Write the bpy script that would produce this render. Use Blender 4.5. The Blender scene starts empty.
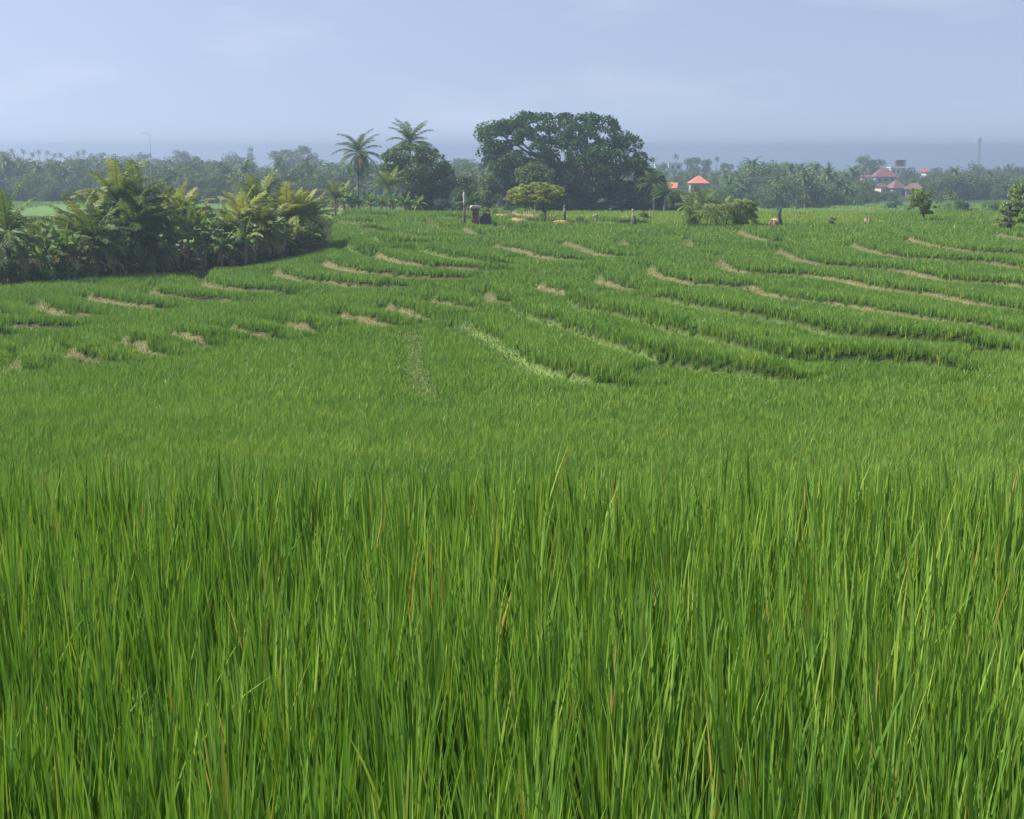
# look of the light
HAZE = .00078; SUNE = 50; SUNA = -88; SUNP = 5; SKYS = .115; SKYTINT = (1.24, .97, .85); EXPO = .84
import bpy, math, random
import numpy as np
random.seed(7); rng = np.random.default_rng(11)
sc = bpy.context.scene
COL = sc.collection
R = math.radians

# ------------------------------------------------------------------ camera
PITCH = R(10.6); F = 1400.0; CX, CY = 512.0, 409.5
cd = bpy.data.cameras.new('camera'); cam = bpy.data.objects.new('camera', cd); COL.objects.link(cam)
cd.sensor_width = 36; cd.lens = F*36/1024; cd.clip_start = .05; cd.clip_end = 60000
cam.location = (0, 0, 0); cam.rotation_euler = (R(90)-PITCH, 0, 0); sc.camera = cam

def ray(u, v):
    """slopes X/Y and Z/Y of the line of sight through a pixel"""
    u = np.asarray(u, float); v = np.asarray(v, float)
    y = F*math.cos(PITCH)+(CY-v)*math.sin(PITCH); z = -F*math.sin(PITCH)+(CY-v)*math.cos(PITCH)
    return (u-CX)/y, z/y
def at(u, v, Y):
    a, k = ray(u, v); return (float(a*Y), float(Y), float(k*Y))

# ------------------------------------------------------------------ terrain
YT = [0, 6.7, 7.3, 8, 12, 18, 24, 32, 42, 52, 68, 84, 105, 122, 138, 150, 165, 190, 250, 350, 500, 800, 1500, 2500, 3800, 5200]
ZT = [-1.55, -1.63, -2.2, -2.95, -4.1, -5.2, -5.86, -6.45, -7.1, -7.3, -7.54, -7.5, -7.2, -6.98, -6.9, -6.95, -8.0, -10.4, -12.6, -14.7, -18, -26, -40, -57, -60.5, -61.6]
YL = [0, 6.7, 7.3, 8, 12, 18, 24, 32, 42, 52, 68, 76, 90, 100, 120, 160, 200, 300, 400, 700, 1000, 1500, 2500, 3800, 5200]
ZL = [-1.55, -1.63, -2.2, -2.95, -4.1, -5.2, -5.86, -6.2, -6.75, -7.05, -7.5, -7.6, -8.1, -8.8, -10.3, -12.2, -12.8, -12.5, -14.5, -19, -25, -38, -57, -60.5, -61.6]
def smooth(x, a, b):
    t = np.clip((x-a)/(b-a), 0, 1); return t*t*(3-2*t)
def sinterp(Y, xs, ys):
    s = np.maximum(Y*.03, .12)
    return (np.interp(Y-s, xs, ys)+np.interp(Y, xs, ys)*2+np.interp(Y+s, xs, ys))/4
RICE_H = .40
def base_ground(X, Y):
    X = np.asarray(X, float); Y = np.asarray(Y, float)
    r = np.hypot(X, Y); az = np.arctan2(X, Y)
    Ye = np.where(np.abs(az) < R(26), Y, r*math.cos(R(26)))
    a = np.tan(np.clip(az, -R(26), R(26)))
    w = smooth(a, -.23, -.10)
    z = sinterp(Ye, YT, ZT)*w+sinterp(Ye, YL, ZL)*(1-w)
    z = z-.55+.15*smooth(Ye, 10, 30)
    # soft natural undulation of the far land
    z = z+smooth(Ye, 400, 900)*(2.2*np.sin(X/131+1.3)*np.cos(Y/173)+1.3*np.sin(X/57+Y/91))*(1-smooth(Ye, 2000, 3000))
    z = z+.0036*Ye*smooth(Ye, 3, 9)*(1-smooth(Ye, 500, 1500))
    # crest: the left part of the hill falls away behind the palm clump
    return z

# ------------------------------------------------------------------ bunds, traced as paths along the hillside
# (u, v) list drawn from the tip; width class: 1 dry straw bank, 2 green bank, 3 bare earth
BUNDS = [
 (1,[(43,297),(37,302),(42,307),(59,311),(66,312),(92,314),(117,315),(133,315)]),
 (1,[(-30,310),(0,313),(29,317),(55,313)]),
 (1,[(-30,322),(0,324),(25,325),(68,325),(90,321)]),
 (2,[(-30,333),(0,334),(20,333),(35,330)]),
 (1,[(98,292),(89,298),(98,300),(115,303),(137,306),(156,307),(176,307),(205,306)]),
 (1,[(162,280),(152,292),(156,296),(172,297.5),(186,298.5),(219,299),(240,301.5),(264,301.5)]),
 (1,[(210,273),(204,284),(213,287),(238,291),(262,292),(289,294),(315,294)]),
 (1,[(281.5,268),(276,272),(285.5,277),(305,281),(328,282),(356,284.5),(380,285),(408,285),(420,283)]),
 (1,[(329,257.5),(323.5,263.5),(336,268),(356,272),(375,274),(418,276.5),(463,277),(474,274.5)]),
 (1,[(379,252),(377,255.3),(394.5,261),(418,265.5),(447,266.6),(476.5,268),(530,268.5)]),
 (2,[(416,250),(435.5,257),(455,261),(486,264.7),(530,264)]),
 (1,[(494,244),(500,248),(510,249.5),(525,253),(551,257),(578,259),(600,258)]),
 (1,[(567,240),(565,242),(578,248),(594,252.6),(617,255.3),(646,255)]),
 (1,[(622,239),(623,243),(627,247),(640,248)]),
 (1,[(692,236.4),(689,242),(691,246),(700,247)]),
 (2,[(371,239),(374,243),(380,247),(395,248)]),
 (2,[(346,243),(347,246),(352,251),(368,253)]),
 (1,[(431,219),(432,224),(436,227),(444,228.5),(458,229)]),
 (1,[(461,228.5),(466,231),(474,235),(490,236)]),
 (2,[(398,229.5),(401,234),(408,240),(426,241)]),
 (2,[(335,222),(360,223),(388,221)]),
 (2,[(355,229),(380,230),(396,228)]),
 (2,[(340,216),(370,217.5),(410,216)]),
 (2,[(440,219),(470,222),(492,227),(512,231)]),
 (2,[(588,221),(620,224),(660,222)]),
 (1,[(35,344),(22,352),(12,360),(17.5,366.5),(39,367.5),(78,364.5)]),
 (1,[(84,339),(71,353),(78,355.7),(98,358.6),(117,361),(135,361),(156,358.6)]),
 (1,[(133,335),(123,345),(135,347),(148.5,351),(166,353.4),(182,354),(200,352)]),
 (1,[(179,329),(172,337),(180,339.5),(196,343.5),(219,346.5),(244.5,346.5)]),
 (1,[(238.6,322),(229,328),(235,333),(254,336),(272,337.7),(289,338.6),(301,336.7)]),
 (1,[(295,316),(287.5,324),(297,326),(313,330),(332,331.4),(348,330.8)]),
 (1,[(350,306.4),(341,314),(351,317.2),(365,320),(388.6,323.3),(408,323.3),(422,321)]),
 (1,[(394.5,301),(387.6,308.6),(398,310.6),(418,315.5),(431.5,318.4),(451,319)]),
 (1,[(436.5,294),(430.6,302),(441,303.8),(457,307),(478.5,308.6),(496,307)]),
 (1,[(494,288),(486,293),(492,300),(506,301.5),(519.5,302.8),(545,301.4)]),
 (1,[(545,281),(538,285),(547,289),(564.5,293),(584,295.4),(607,295.5)]),
 (1,[(613,266.6),(605.5,269.6),(598.6,277.4),(603.5,283),(617,286.6),(640.6,289.5),(662,290.7)]),
 (1,[(657,261.8),(650,269.6),(656,276.4),(670,280),(685.5,282.5),(709,284.5),(729,286),(752,287),(762,294),(777.6,299),(797,302.8),(817,305),(846,308),(897,317),(956,325),(1024,333),(1060,336)]),
 (1,[(726,252),(720,260.8),(727,268.6),(742.5,273),(758,273.8),(777.6,274.5),(805,275.4),(832,279),(865,286),(897,291),(928,294.6),(949,299),(977.6,305),(1002,308.7),(1060,314)]),
 (1,[(785.5,246),(778.6,250),(789,257),(805,262),(824.5,265.7),(842,267),(861.6,268),(884.5,269),(905.5,272),(932,279),(958,282),(1002,284),(1024,287.6),(1060,290)]),
 (1,[(742.5,228.6),(739.6,231),(750,236.4),(764,240.3),(777.6,241.5),(800,242)]),
 (1,[(857,242),(853,244.5),(867,250),(882.7,254),(902,257.4),(925,258.6),(953,260.4),(984.6,262),(1020,268),(1060,272)]),
 (1,[(912.5,237.5),(909,238.8),(921,242),(937,246.3),(956.5,249.5),(976,252),(1002,253.5),(1060,255)]),
 (1,[(1004,232),(999,233.6),(1009,236.3),(1024,238.4),(1060,242)]),
 (5,[(410.5,330.6),(418,348),(416,366),(423,384),(432,394),(440,400)]),
 (2,[(461,323),(466,332),(491.7,347),(512,361),(532,372.5),(557.7,378.8),(595.7,385),(640,388),(660,386)]),
 (4,[(508,307),(514.5,313),(527,325.5),(552.6,332),(578,342),(608.4,353.5),(634,360),(647.4,364),(690,369),(733,373.8),(780,379),(806,378),(822,373)]),
 (4,[(560,304),(572,312),(590.7,318),(603,323),(634,330),(663,339),(702,348.6),(741,356.4),(780,360),(811.5,361),(866,362),(917,364),(968,369),(990,368)]),
 (4,[(632,297),(647,304),(666,308),(702,315),(749,324),(788,331),(819,338),(858,343.5),(897.4,346),(956,349.6),(995,351),(1060,352)]),
 (2,[(986,370),(978,380),(974,388),(962,400),(944,411),(905,417),(866,414)]),
]
def unproj(u, v, lift=.15):
    a, k = ray(u, v)
    lo = np.full_like(a, 22.); hi = np.full_like(a, 148.)
    for _ in range(40):
        m = (lo+hi)/2
        above = k*m > base_ground(a*m, m)+lift
        lo = np.where(above, m, lo); hi = np.where(above, hi, m)
    return np.stack([a*lo, lo], 1)
def catmull(P, n=6):
    out = []
    for i in range(len(P)-1):
        p0 = P[max(i-1, 0)]; p1 = P[i]; p2 = P[i+1]; p3 = P[min(i+2, len(P)-1)]
        for t in np.arange(n)/n:
            out.append(.5*((2*p1)+(-p0+p2)*t+(2*p0-5*p1+4*p2-p3)*t*t+(-p0+3*p1-3*p2+p3)*t**3))
    out.append(P[-1]); return np.array(out)
BP = []
for kind, pts in BUNDS:
    pts = np.array(pts, float); px = catmull(pts, 5)
    w = unproj(px[:, 0], px[:, 1])
    L = np.concatenate([[0], np.cumsum(np.hypot(*np.diff(w, axis=0).T))])
    dpx = np.abs(np.gradient(px, axis=0)); wt = np.clip(1.7*dpx[:, 1]/(dpx.sum(1)+1e-6)-.12, 0, 1); wt = np.convolve(np.pad(wt, 1, 'edge'), [.25, .5, .25], 'valid')
    BP.append((kind, w, L, wt))

def bund_field(X, Y, want='all'):
    """step offset, distance to nearest bund minus its half width, and its kind"""
    X = np.asarray(X, float).ravel(); Y = np.asarray(Y, float).ravel()
    step = np.zeros(len(X)); edge = np.full(len(X), 99.); kind = np.zeros(len(X), int); side = np.ones(len(X)); bump = np.zeros(len(X))
    for kd, w, L, wt in BP:
        m = np.where((X > w[:, 0].min()-7) & (X < w[:, 0].max()+7) & (Y > w[:, 1].min()-7) & (Y < w[:, 1].max()+7))[0]
        if not len(m): continue
        x = X[m]; y = Y[m]; best = np.full(len(m), 1e9); sg = np.zeros(len(m)); tl = np.zeros(len(m)); wg = np.zeros(len(m))
        for i in range(len(w)-1):
            dx, dy = w[i+1]-w[i]; ll = dx*dx+dy*dy+1e-9
            t = np.clip(((x-w[i, 0])*dx+(y-w[i, 1])*dy)/ll, 0, 1)
            qx = x-(w[i, 0]+t*dx); qy = y-(w[i, 1]+t*dy); d = np.hypot(qx, qy)
            b = d < best
            best = np.where(b, d, best); sg = np.where(b, np.sign(dx*qy-dy*qx), sg); tl = np.where(b, L[i]+t*math.sqrt(ll), tl); wg = np.where(b, wt[i]+(wt[i+1]-wt[i])*t, wg)
        T = L[-1]; win = smooth(tl, 0, .8)*(1-smooth(tl, T-3, T))
        s = best*sg
        Af = {1: .29, 2: .48, 4: .50, 5: .14}[kd]; An = {1: .24 if w[:, 0].mean() < 6 else .16, 2: .08, 4: .06, 5: .02}[kd]
        th_ = np.tanh(s/.22); dec = np.maximum(best-.4, 0)
        step[m] += np.where(s > 0, Af*th_*np.exp(-dec/(3.2 if kd == 1 else 4.8)), An*th_*np.exp(-dec/1.6))*win
        hw = (.055+.31*wg)*smooth(tl, -.3, .4)*(1-smooth(tl, T-1.3, T))
        if kd != 1: hw = {2: .06+.20*wg, 4: .04+.08*wg, 5: .34+0*wg}[kd]*smooth(tl, -.3, .6)*(1-smooth(tl, T-2.5, T))
        bump[m] = np.maximum(bump[m], (.01+.13*wg)*np.exp(-(best/.35)**2)*win)
        e = best-hw
        b = e < edge[m]
        edge[m] = np.where(b, e, edge[m]); kind[m] = np.where(b, kd, kind[m]); side[m] = np.where(b, sg, side[m])
    bund_field.side = side
    return step, bump, edge, kind
def mound(X, Y): return .42*near_patch(X, Y) if len(X) else 0*X
def ground(X, Y):
    X = np.asarray(X, float); sh = X.shape
    z = base_ground(X, Y)
    st, bp, e, k = bund_field(X, Y)
    return z+(st+bp+mound(X.ravel(), np.asarray(Y, float).ravel())).reshape(sh)
def gz(x, y): return float(ground(np.array([x]), np.array([y]))[0])
def noise2(X, Y, s, seed=0):
    q = np.random.default_rng(seed); out = 0
    for i in range(6):
        th = q.uniform(0, 6.28); f = q.uniform(.6, 1.7)/s; out = out+np.sin((X*math.cos(th)+Y*math.sin(th))*f*6.28+q.uniform(0, 6.28)+1.3*np.sin((X*math.sin(th)-Y*math.cos(th))*f*2.9))
    return out/6

# ------------------------------------------------------------------ mesh helpers
def raw_mesh(name, V, quads=None, tris=None, attrs=None, smooth_=False):
    me = bpy.data.meshes.new(name); V = np.asarray(V, np.float32)
    q = np.zeros((0, 4), np.int32) if quads is None else np.asarray(quads, np.int32).reshape(-1, 4)
    t = np.zeros((0, 3), np.int32) if tris is None else np.asarray(tris, np.int32).reshape(-1, 3)
    me.vertices.add(len(V)); me.vertices.foreach_set('co', V.ravel())
    me.loops.add(q.size+t.size); me.loops.foreach_set('vertex_index', np.concatenate([q.ravel(), t.ravel()]))
    me.polygons.add(len(q)+len(t))
    ls = np.concatenate([np.arange(len(q))*4, q.size+np.arange(len(t))*3]).astype(np.int32)
    me.polygons.foreach_set('loop_start', ls)
    for k, val in (attrs or {}).items():
        val = np.asarray(val, np.float32)
        if val.ndim == 2:
            a = me.attributes.new(k, 'FLOAT_COLOR', 'POINT'); a.data.foreach_set('color', val.ravel())
        else:
            a = me.attributes.new(k, 'FLOAT', 'POINT'); a.data.foreach_set('value', val)
    me.update(calc_edges=True)
    me.polygons.foreach_set('use_smooth', np.full(len(me.polygons), bool(smooth_)))
    return me
def link(name, me, mat=None, parent=None, loc=None):
    o = bpy.data.objects.new(name, me); COL.objects.link(o)
    if mat and not me.materials: me.materials.append(mat)
    if parent: o.parent = parent
    if loc: o.location = loc
    return o
def tag(o, label=None, cat=None, group=None, kind=None):
    if label: o['label'] = label
    if cat: o['category'] = cat
    if group: o['group'] = group
    if kind: o['kind'] = kind
    return o
def empty(name, loc, rz=0, scale=1):
    o = bpy.data.objects.new(name, None); COL.objects.link(o); o.location = loc; o.rotation_euler = (0, 0, rz); o.scale = (scale,)*3
    o.empty_display_size = .3; return o
class MB:
    """collects geometry with a per-vertex tint"""
    def __init__(s): s.V = []; s.Q = []; s.T = []; s.A = []; s.n = 0
    def add(s, V, Q=None, T=None, tint=0.):
        V = np.asarray(V, float).reshape(-1, 3)
        if Q is not None and len(Q): s.Q.append(np.asarray(Q, int).reshape(-1, 4)+s.n)
        if T is not None and len(T): s.T.append(np.asarray(T, int).reshape(-1, 3)+s.n)
        s.V.append(V); s.A.append(np.broadcast_to(np.asarray(tint, float), (len(V),)).copy()); s.n += len(V)
    def tube(s, pts, rad, n=8, tint=0., cap=True):
        pts = np.asarray(pts, float); m = len(pts); rad = np.broadcast_to(rad, (m,))
        T = np.gradient(pts, axis=0); T /= np.linalg.norm(T, axis=1)[:, None]+1e-9
        ref = np.array([0, 0, 1.]) if abs(T[0, 2]) < .9 else np.array([1., 0, 0])
        V = []
        for i in range(m):
            a = np.cross(T[i], ref); a /= np.linalg.norm(a)+1e-9; b = np.cross(T[i], a)
            th = np.arange(n)/n*2*math.pi
            V.append(pts[i]+rad[i]*(np.cos(th)[:, None]*a+np.sin(th)[:, None]*b))
        V = np.concatenate(V); Q = []
        for i in range(m-1):
            for j in range(n): Q.append((i*n+j, i*n+(j+1) % n, (i+1)*n+(j+1) % n, (i+1)*n+j))
        Tt = []
        if cap:
            V = np.concatenate([V, pts[-1:]+T[-1]*rad[-1]*.3, pts[:1]]); e = m*n
            for j in range(n): Tt.append(((m-1)*n+j, (m-1)*n+(j+1) % n, e)); Tt.append(((j+1) % n, j, e+1))
        s.add(V, Q, Tt, tint)
    def box(s, c, d, tint=0., rz=0):
        x, y, z = [q/2 for q in d]
        V = np.array([(-x,-y,-z),(x,-y,-z),(x,y,-z),(-x,y,-z),(-x,-y,z),(x,-y,z),(x,y,z),(-x,y,z)])
        ca, sa = math.cos(rz), math.sin(rz)
        V = np.stack([V[:,0]*ca-V[:,1]*sa, V[:,0]*sa+V[:,1]*ca, V[:,2]], 1)+np.array(c)
        s.add(V, [(0,3,2,1),(4,5,6,7),(0,1,5,4),(1,2,6,5),(2,3,7,6),(3,0,4,7)], None, tint)
    def mesh(s, name, smooth_=False):
        return raw_mesh(name, np.concatenate(s.V), np.concatenate(s.Q) if s.Q else None, np.concatenate(s.T) if s.T else None, {'tint': np.concatenate(s.A)}, smooth_)
def blob(mb, c, r, n=10, m=7, wob=.12, tint=0., seed=0):
    q = np.random.default_rng(seed); ph = q.uniform(0, 6.28, 4)
    th = np.arange(n)/n*2*math.pi; la = np.linspace(-math.pi/2, math.pi/2, m)
    V = []
    for b in la:
        for t in th:
            k = 1+wob*(math.sin(2*t+ph[0]+2*b)+.6*math.sin(3*t+ph[1])*math.cos(b)+.6*math.sin(5*t+4*b+ph[2])*math.cos(b))
            V.append((c[0]+r[0]*k*math.cos(b)*math.cos(t), c[1]+r[1]*k*math.cos(b)*math.sin(t), c[2]+r[2]*k*math.sin(b)))
    Q = [(i*n+j, i*n+(j+1) % n, (i+1)*n+(j+1) % n, (i+1)*n+j) for i in range(m-1) for j in range(n)]
    mb.add(V, Q, None, tint)

# ------------------------------------------------------------------ materials
def nt(name):
    m = bpy.data.materials.new(name); m.use_nodes = True; t = m.node_tree; t.nodes.clear()
    return m, t, t.nodes, t.links
def ramp(n, l, src, stops):
    r = n.new('ShaderNodeValToRGB'); e = r.color_ramp.elements
    while len(e) < len(stops): e.new(.5)
    for i, (p, c) in enumerate(stops): e[i].position = p; e[i].color = (*c, 1)
    l.new(src, r.inputs[0]); return r.outputs[0]
def leaf_mat(name, stops, trans=.35, rough=.5, nscale=.0, namt=.25, spec=.3):
    """diffuse + translucent leaf; tint attribute picks the leaf's own colour"""
    m, t, n, l = nt(name)
    a = n.new('ShaderNodeAttribute'); a.attribute_name = 'tint'
    c = ramp(n, l, a.outputs['Fac'], stops)
    if nscale:
        tc = n.new('ShaderNodeTexCoord'); no = n.new('ShaderNodeTexNoise'); no.inputs['Scale'].default_value = nscale; no.inputs['Detail'].default_value = 3
        l.new(tc.outputs['Object'], no.inputs['Vector'])
        mr = n.new('ShaderNodeMapRange'); mr.inputs[1].default_value = .3; mr.inputs[2].default_value = .7; mr.inputs[3].default_value = 1-namt; mr.inputs[4].default_value = 1+namt
        l.new(no.outputs[0], mr.inputs[0])
        mm = n.new('ShaderNodeVectorMath'); mm.operation = 'SCALE'; l.new(c, mm.inputs[0]); l.new(mr.outputs[0], mm.inputs['Scale']); c = mm.outputs[0]
    p = n.new('ShaderNodeBsdfPrincipled'); p.inputs['Roughness'].default_value = rough; p.inputs['Specular IOR Level'].default_value = spec
    tr = n.new('ShaderNodeBsdfTranslucent'); mx = n.new('ShaderNodeMixShader'); mx.inputs[0].default_value = trans
    l.new(c, p.inputs['Base Color'])
    hs = n.new('ShaderNodeMix'); hs.data_type = 'RGBA'; hs.blend_type = 'MULTIPLY'; hs.inputs[0].default_value = 1; hs.inputs[7].default_value = (1.12, 1.18, .5, 1)
    l.new(c, hs.inputs[6]); l.new(hs.outputs[2], tr.inputs['Color'])
    o = n.new('ShaderNodeOutputMaterial'); l.new(p.outputs[0], mx.inputs[1]); l.new(tr.outputs[0], mx.inputs[2]); l.new(mx.outputs[0], o.inputs[0])
    return m
def solid(name, c1, c2=None, scale=6, rough=.8, stretch=(1, 1, 1), bump=.3, metal=0, detail=5):
    m, t, n, l = nt(name)
    tc = n.new('ShaderNodeTexCoord'); mp = n.new('ShaderNodeMapping'); mp.inputs['Scale'].default_value = stretch
    no = n.new('ShaderNodeTexNoise'); no.inputs['Scale'].default_value = scale; no.inputs['Detail'].default_value = detail; no.inputs['Roughness'].default_value = .65
    l.new(tc.outputs['Object'], mp.inputs[0]); l.new(mp.outputs[0], no.inputs['Vector'])
    c = ramp(n, l, no.outputs[0], [(.32, c1), (.68, c2 or tuple(x*.75 for x in c1))])
    p = n.new('ShaderNodeBsdfPrincipled'); l.new(c, p.inputs['Base Color']); p.inputs['Roughness'].default_value = rough; p.inputs['Metallic'].default_value = metal
    if bump:
        b = n.new('ShaderNodeBump'); b.inputs['Strength'].default_value = bump; b.inputs['Distance'].default_value = .05; l.new(no.outputs[0], b.inputs['Height']); l.new(b.outputs[0], p.inputs['Normal'])
    o = n.new('ShaderNodeOutputMaterial'); l.new(p.outputs[0], o.inputs[0]); return m

G = lambda r, g, b: (r, g, b)
M = {}
RICE_STOPS = [(0, G(.035,.10,.018)), (.35, G(.094,.205,.030)), (.62, G(.168,.305,.046)), (.8, G(.28,.38,.065)), (.88, G(.24,.30,.05)), (.94, G(.42,.30,.07)), (1, G(.50,.36,.14))]
M['rice'] = leaf_mat('rice_blades', RICE_STOPS, .30, .45, spec=.35)
M['bundgrass'] = leaf_mat('bund_grass_blades', [(0, G(.06,.17,.03)), (.4, G(.13,.22,.05)), (.7, G(.22,.22,.09)), (1, G(.36,.31,.17))], .3, .6)
M['palm'] = leaf_mat('palm_leaflets', [(0, G(.035,.070,.018)), (.5, G(.075,.13,.026)), (.75, G(.16,.21,.05)), (1, G(.28,.30,.08))], .34, .55, 1.2, .25, .2)
M['dry'] = leaf_mat('dry_leaf', [(0, G(.14,.085,.04)), (.5, G(.34,.24,.13)), (1, G(.58,.46,.28))], .25, .75)
M['banana'] = leaf_mat('banana_leaf', [(0, G(.05,.11,.028)), (.5, G(.10,.19,.04)), (.8, G(.21,.28,.07)), (1, G(.36,.38,.12))], .38, .5, 2.5, .25, .22)
M['leaf_dark'] = leaf_mat('banyan_leaves', [(0, G(.022,.056,.014)), (.5, G(.042,.092,.022)), (1, G(.09,.155,.036))], .22, .6, .5, .3, .2)
M['leaf_mid'] = leaf_mat('broad_leaves', [(0, G(.045,.085,.02)), (.5, G(.08,.135,.03)), (1, G(.16,.21,.05))], .25, .5, .5, .3)
M['leaf_light'] = leaf_mat('shrub_leaves', [(0, G(.09,.15,.035)), (.5, G(.17,.25,.06)), (1, G(.30,.36,.11))], .3, .5, .8, .3)
M['leaf_olive'] = leaf_mat('umbrella_leaves', [(0, G(.16,.20,.05)), (.5, G(.28,.32,.08)), (1, G(.42,.40,.13))], .3, .55, .8, .3)
M['far_leaf'] = leaf_mat('far_wood_leaves', [(0, G(.035,.075,.02)), (.5, G(.075,.125,.032)), (1, G(.15,.19,.055))], .22, .55)
M['bark'] = solid('grey_bark', (.22,.19,.15), (.10,.085,.065), 4, .9, (1, 1, .25), .5)
M['bark_dark'] = solid('dark_bark', (.10,.08,.06), (.04,.035,.03), 3, .9, (1, 1, .3), .5)
M['palm_trunk'] = solid('palm_trunk', (.26,.22,.17), (.12,.10,.075), 5, .9, (1, 1, 4), .5)
M['banana_stem'] = solid('banana_stem', (.26,.24,.12), (.13,.10,.05), 4, .7, (1, 1, .3), .2)
M['wood'] = solid('weathered_wood', (.30,.27,.22), (.16,.14,.11), 6, .9, (1, 1, .2), .3)
M['pale'] = solid('pale_cloth', (.46,.44,.36), (.28,.27,.22), 6, .85)
M['dark_stump'] = solid('dark_stump', (.10,.095,.10), (.045,.042,.045), 5, .9, (1, 1, .4), .5)
M['dark_cloth'] = solid('dark_cloth', (.035,.035,.040), (.018,.018,.02), 5, .9)
M['red_brick'] = solid('red_brick', (.26,.12,.08), (.10,.055,.04), 5, .9, (1, 1, 2), .5)
M['orange_soil'] = solid('orange_soil', (.50,.28,.13), (.34,.18,.085), 2.2, .95)
M['orange_tile'] = solid('orange_roof_tile', (.58,.20,.11), (.46,.14,.08), 1.2, .7, (1, 1, 3), .3)
M['maroon_tile'] = solid('maroon_roof_tile', (.19,.065,.055), (.13,.05,.045), 1.0, .7, (1, 1, 3), .3)
M['brown_tile'] = solid('brown_roof_tile', (.16,.10,.085), (.11,.07,.065), .8, .8, (1, 1, 3), .3)
M['white_wall'] = solid('white_wall', (.74,.72,.68), (.62,.60,.56), .7, .85, bump=.05)
M['cream_wall'] = solid('cream_wall', (.78,.62,.48), (.66,.50,.38), .7, .85, bump=.05)
M['blue_wall'] = solid('blue_wall', (.12,.28,.66), (.10,.22,.54), .7, .8, bump=.05)
M['grey_wall'] = solid('grey_wall', (.34,.33,.33), (.24,.23,.24), .7, .85, bump=.05)
M['window'] = solid('dark_window', (.03,.035,.04), (.02,.025,.03), 1, .25, bump=0)
M['metal'] = solid('galvanised_steel', (.34,.35,.36), (.24,.25,.26), 3, .5, metal=.5, bump=0)

# ground: vertex colours hold what each patch is made of (mud, straw bank, field)
m, t, n, l = nt('ground_soil'); M['ground'] = m
a = n.new('ShaderNodeAttribute'); a.attribute_name = 'soil'
tc = n.new('ShaderNodeTexCoord')
no = n.new('ShaderNodeTexNoise'); no.inputs['Scale'].default_value = 3.0; no.inputs['Detail'].default_value = 8; no.inputs['Roughness'].default_value = .7
no2 = n.new('ShaderNodeTexNoise'); no2.inputs['Scale'].default_value = .04; no2.inputs['Detail'].default_value = 4
l.new(tc.outputs['Object'], no.inputs['Vector']); l.new(tc.outputs['Object'], no2.inputs['Vector'])
ad = n.new('ShaderNodeMath'); ad.operation = 'ADD'; l.new(no.outputs[0], ad.inputs[0]); l.new(no2.outputs[0], ad.inputs[1])
mr = n.new('ShaderNodeMapRange'); mr.inputs[1].default_value = .7; mr.inputs[2].default_value = 1.3; mr.inputs[3].default_value = .6; mr.inputs[4].default_value = 1.4
l.new(ad.outputs[0], mr.inputs[0])
sm = n.new('ShaderNodeVectorMath'); sm.operation = 'SCALE'; l.new(a.outputs['Color'], sm.inputs[0]); l.new(mr.outputs[0], sm.inputs['Scale'])
p = n.new('ShaderNodeBsdfPrincipled'); p.inputs['Roughness'].default_value = .95; p.inputs['Specular IOR Level'].default_value = .05; l.new(sm.outputs[0], p.inputs['Base Color'])
b = n.new('ShaderNodeBump'); b.inputs['Strength'].default_value = .6; b.inputs['Distance'].default_value = .08; l.new(no.outputs[0], b.inputs['Height']); l.new(b.outputs[0], p.inputs['Normal'])
o = n.new('ShaderNodeOutputMaterial'); l.new(p.outputs[0], o.inputs[0])

PATCH = []   # orange bare earth beside the field edge: (u, v, rx, ry)
def near_patch(X, Y):
    w = np.zeros(len(X))
    for px, py, rx, ry in PATCH: w = np.maximum(w, 1-smooth(np.hypot((X-px)/rx, (Y-py)/ry)+.25*noise2(X, Y, 1.2, 3), .6, 1.1))
    return w
for u, v, rx, ry in ((518, 225.5, 1.0, 1.6), (503, 219, .9, 4), (524, 216, 1.6, 7), (562, 225, 1.1, 1.0), (627, 222, .5, 1.4), (468+26, 214, 1.0, 5), (775, 222, .45, 1.2), (540, 219, 2.2, 2.0)):
    q = unproj(np.array([float(u)]), np.array([float(v)]), .1)[0]; PATCH.append((q[0], q[1], rx, ry))
# ------------------------------------------------------------------ ground sheet
def ring_list():
    r = [.6]
    while r[-1] < 5200:
        y = r[-1]
        s = .25 if y < 9 else .5 if y < 22 else .16 if y < 70 else .2 if y < 110 else .3 if y < 150 else (y-150)*.03+.4
        r.append(y+s)
    return np.array(r)
rr = ring_list()
fine = np.arange(-25, 25.001, .1); rest = np.arange(27, 333.1, 4.5)
azs = np.radians(np.concatenate([fine, rest]))
# inside the view fan, rows follow constant Y so that cells stay square
RR, AZ = np.meshgrid(rr, azs, indexing='ij')
azw = (AZ+math.pi) % (2*math.pi)-math.pi
f_ = np.where(np.abs(azw) < R(26), 1/np.cos(azw), 1/math.cos(R(26)))
GX = RR*f_*np.sin(azw); GY = RR*f_*np.cos(azw)
st, bp, ed, kd = bund_field(GX, GY)
sh = GX.shape
GZ = base_ground(GX, GY)+(st+bp+mound(GX.ravel(), GY.ravel())).reshape(sh)
Yv = GY.ravel(); Xv = GX.ravel(); av = Xv/np.maximum(Yv, 1)
soil = np.zeros((len(Xv), 4)); soil[:, 3] = 1
mud = np.array([.020,.028,.009]); straw = np.array([.145,.135,.065]); gbank = np.array([.10,.145,.04]); field = np.array([.085,.155,.035]); yel = np.array([.17,.21,.05]); wood = np.array([.035,.055,.02]); red = np.array([.22,.12,.075])
c = np.tile(mud, (len(Xv), 1))
far = smooth(Yv, 145, 160)[:, None]; c = c*(1-far)+field*far
fw = smooth(np.hypot(Xv, Yv), 330, 420)[:, None]; c = c*(1-fw)+wood*fw
onb = (1-smooth(ed, -.02, .14))[:, None]
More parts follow.
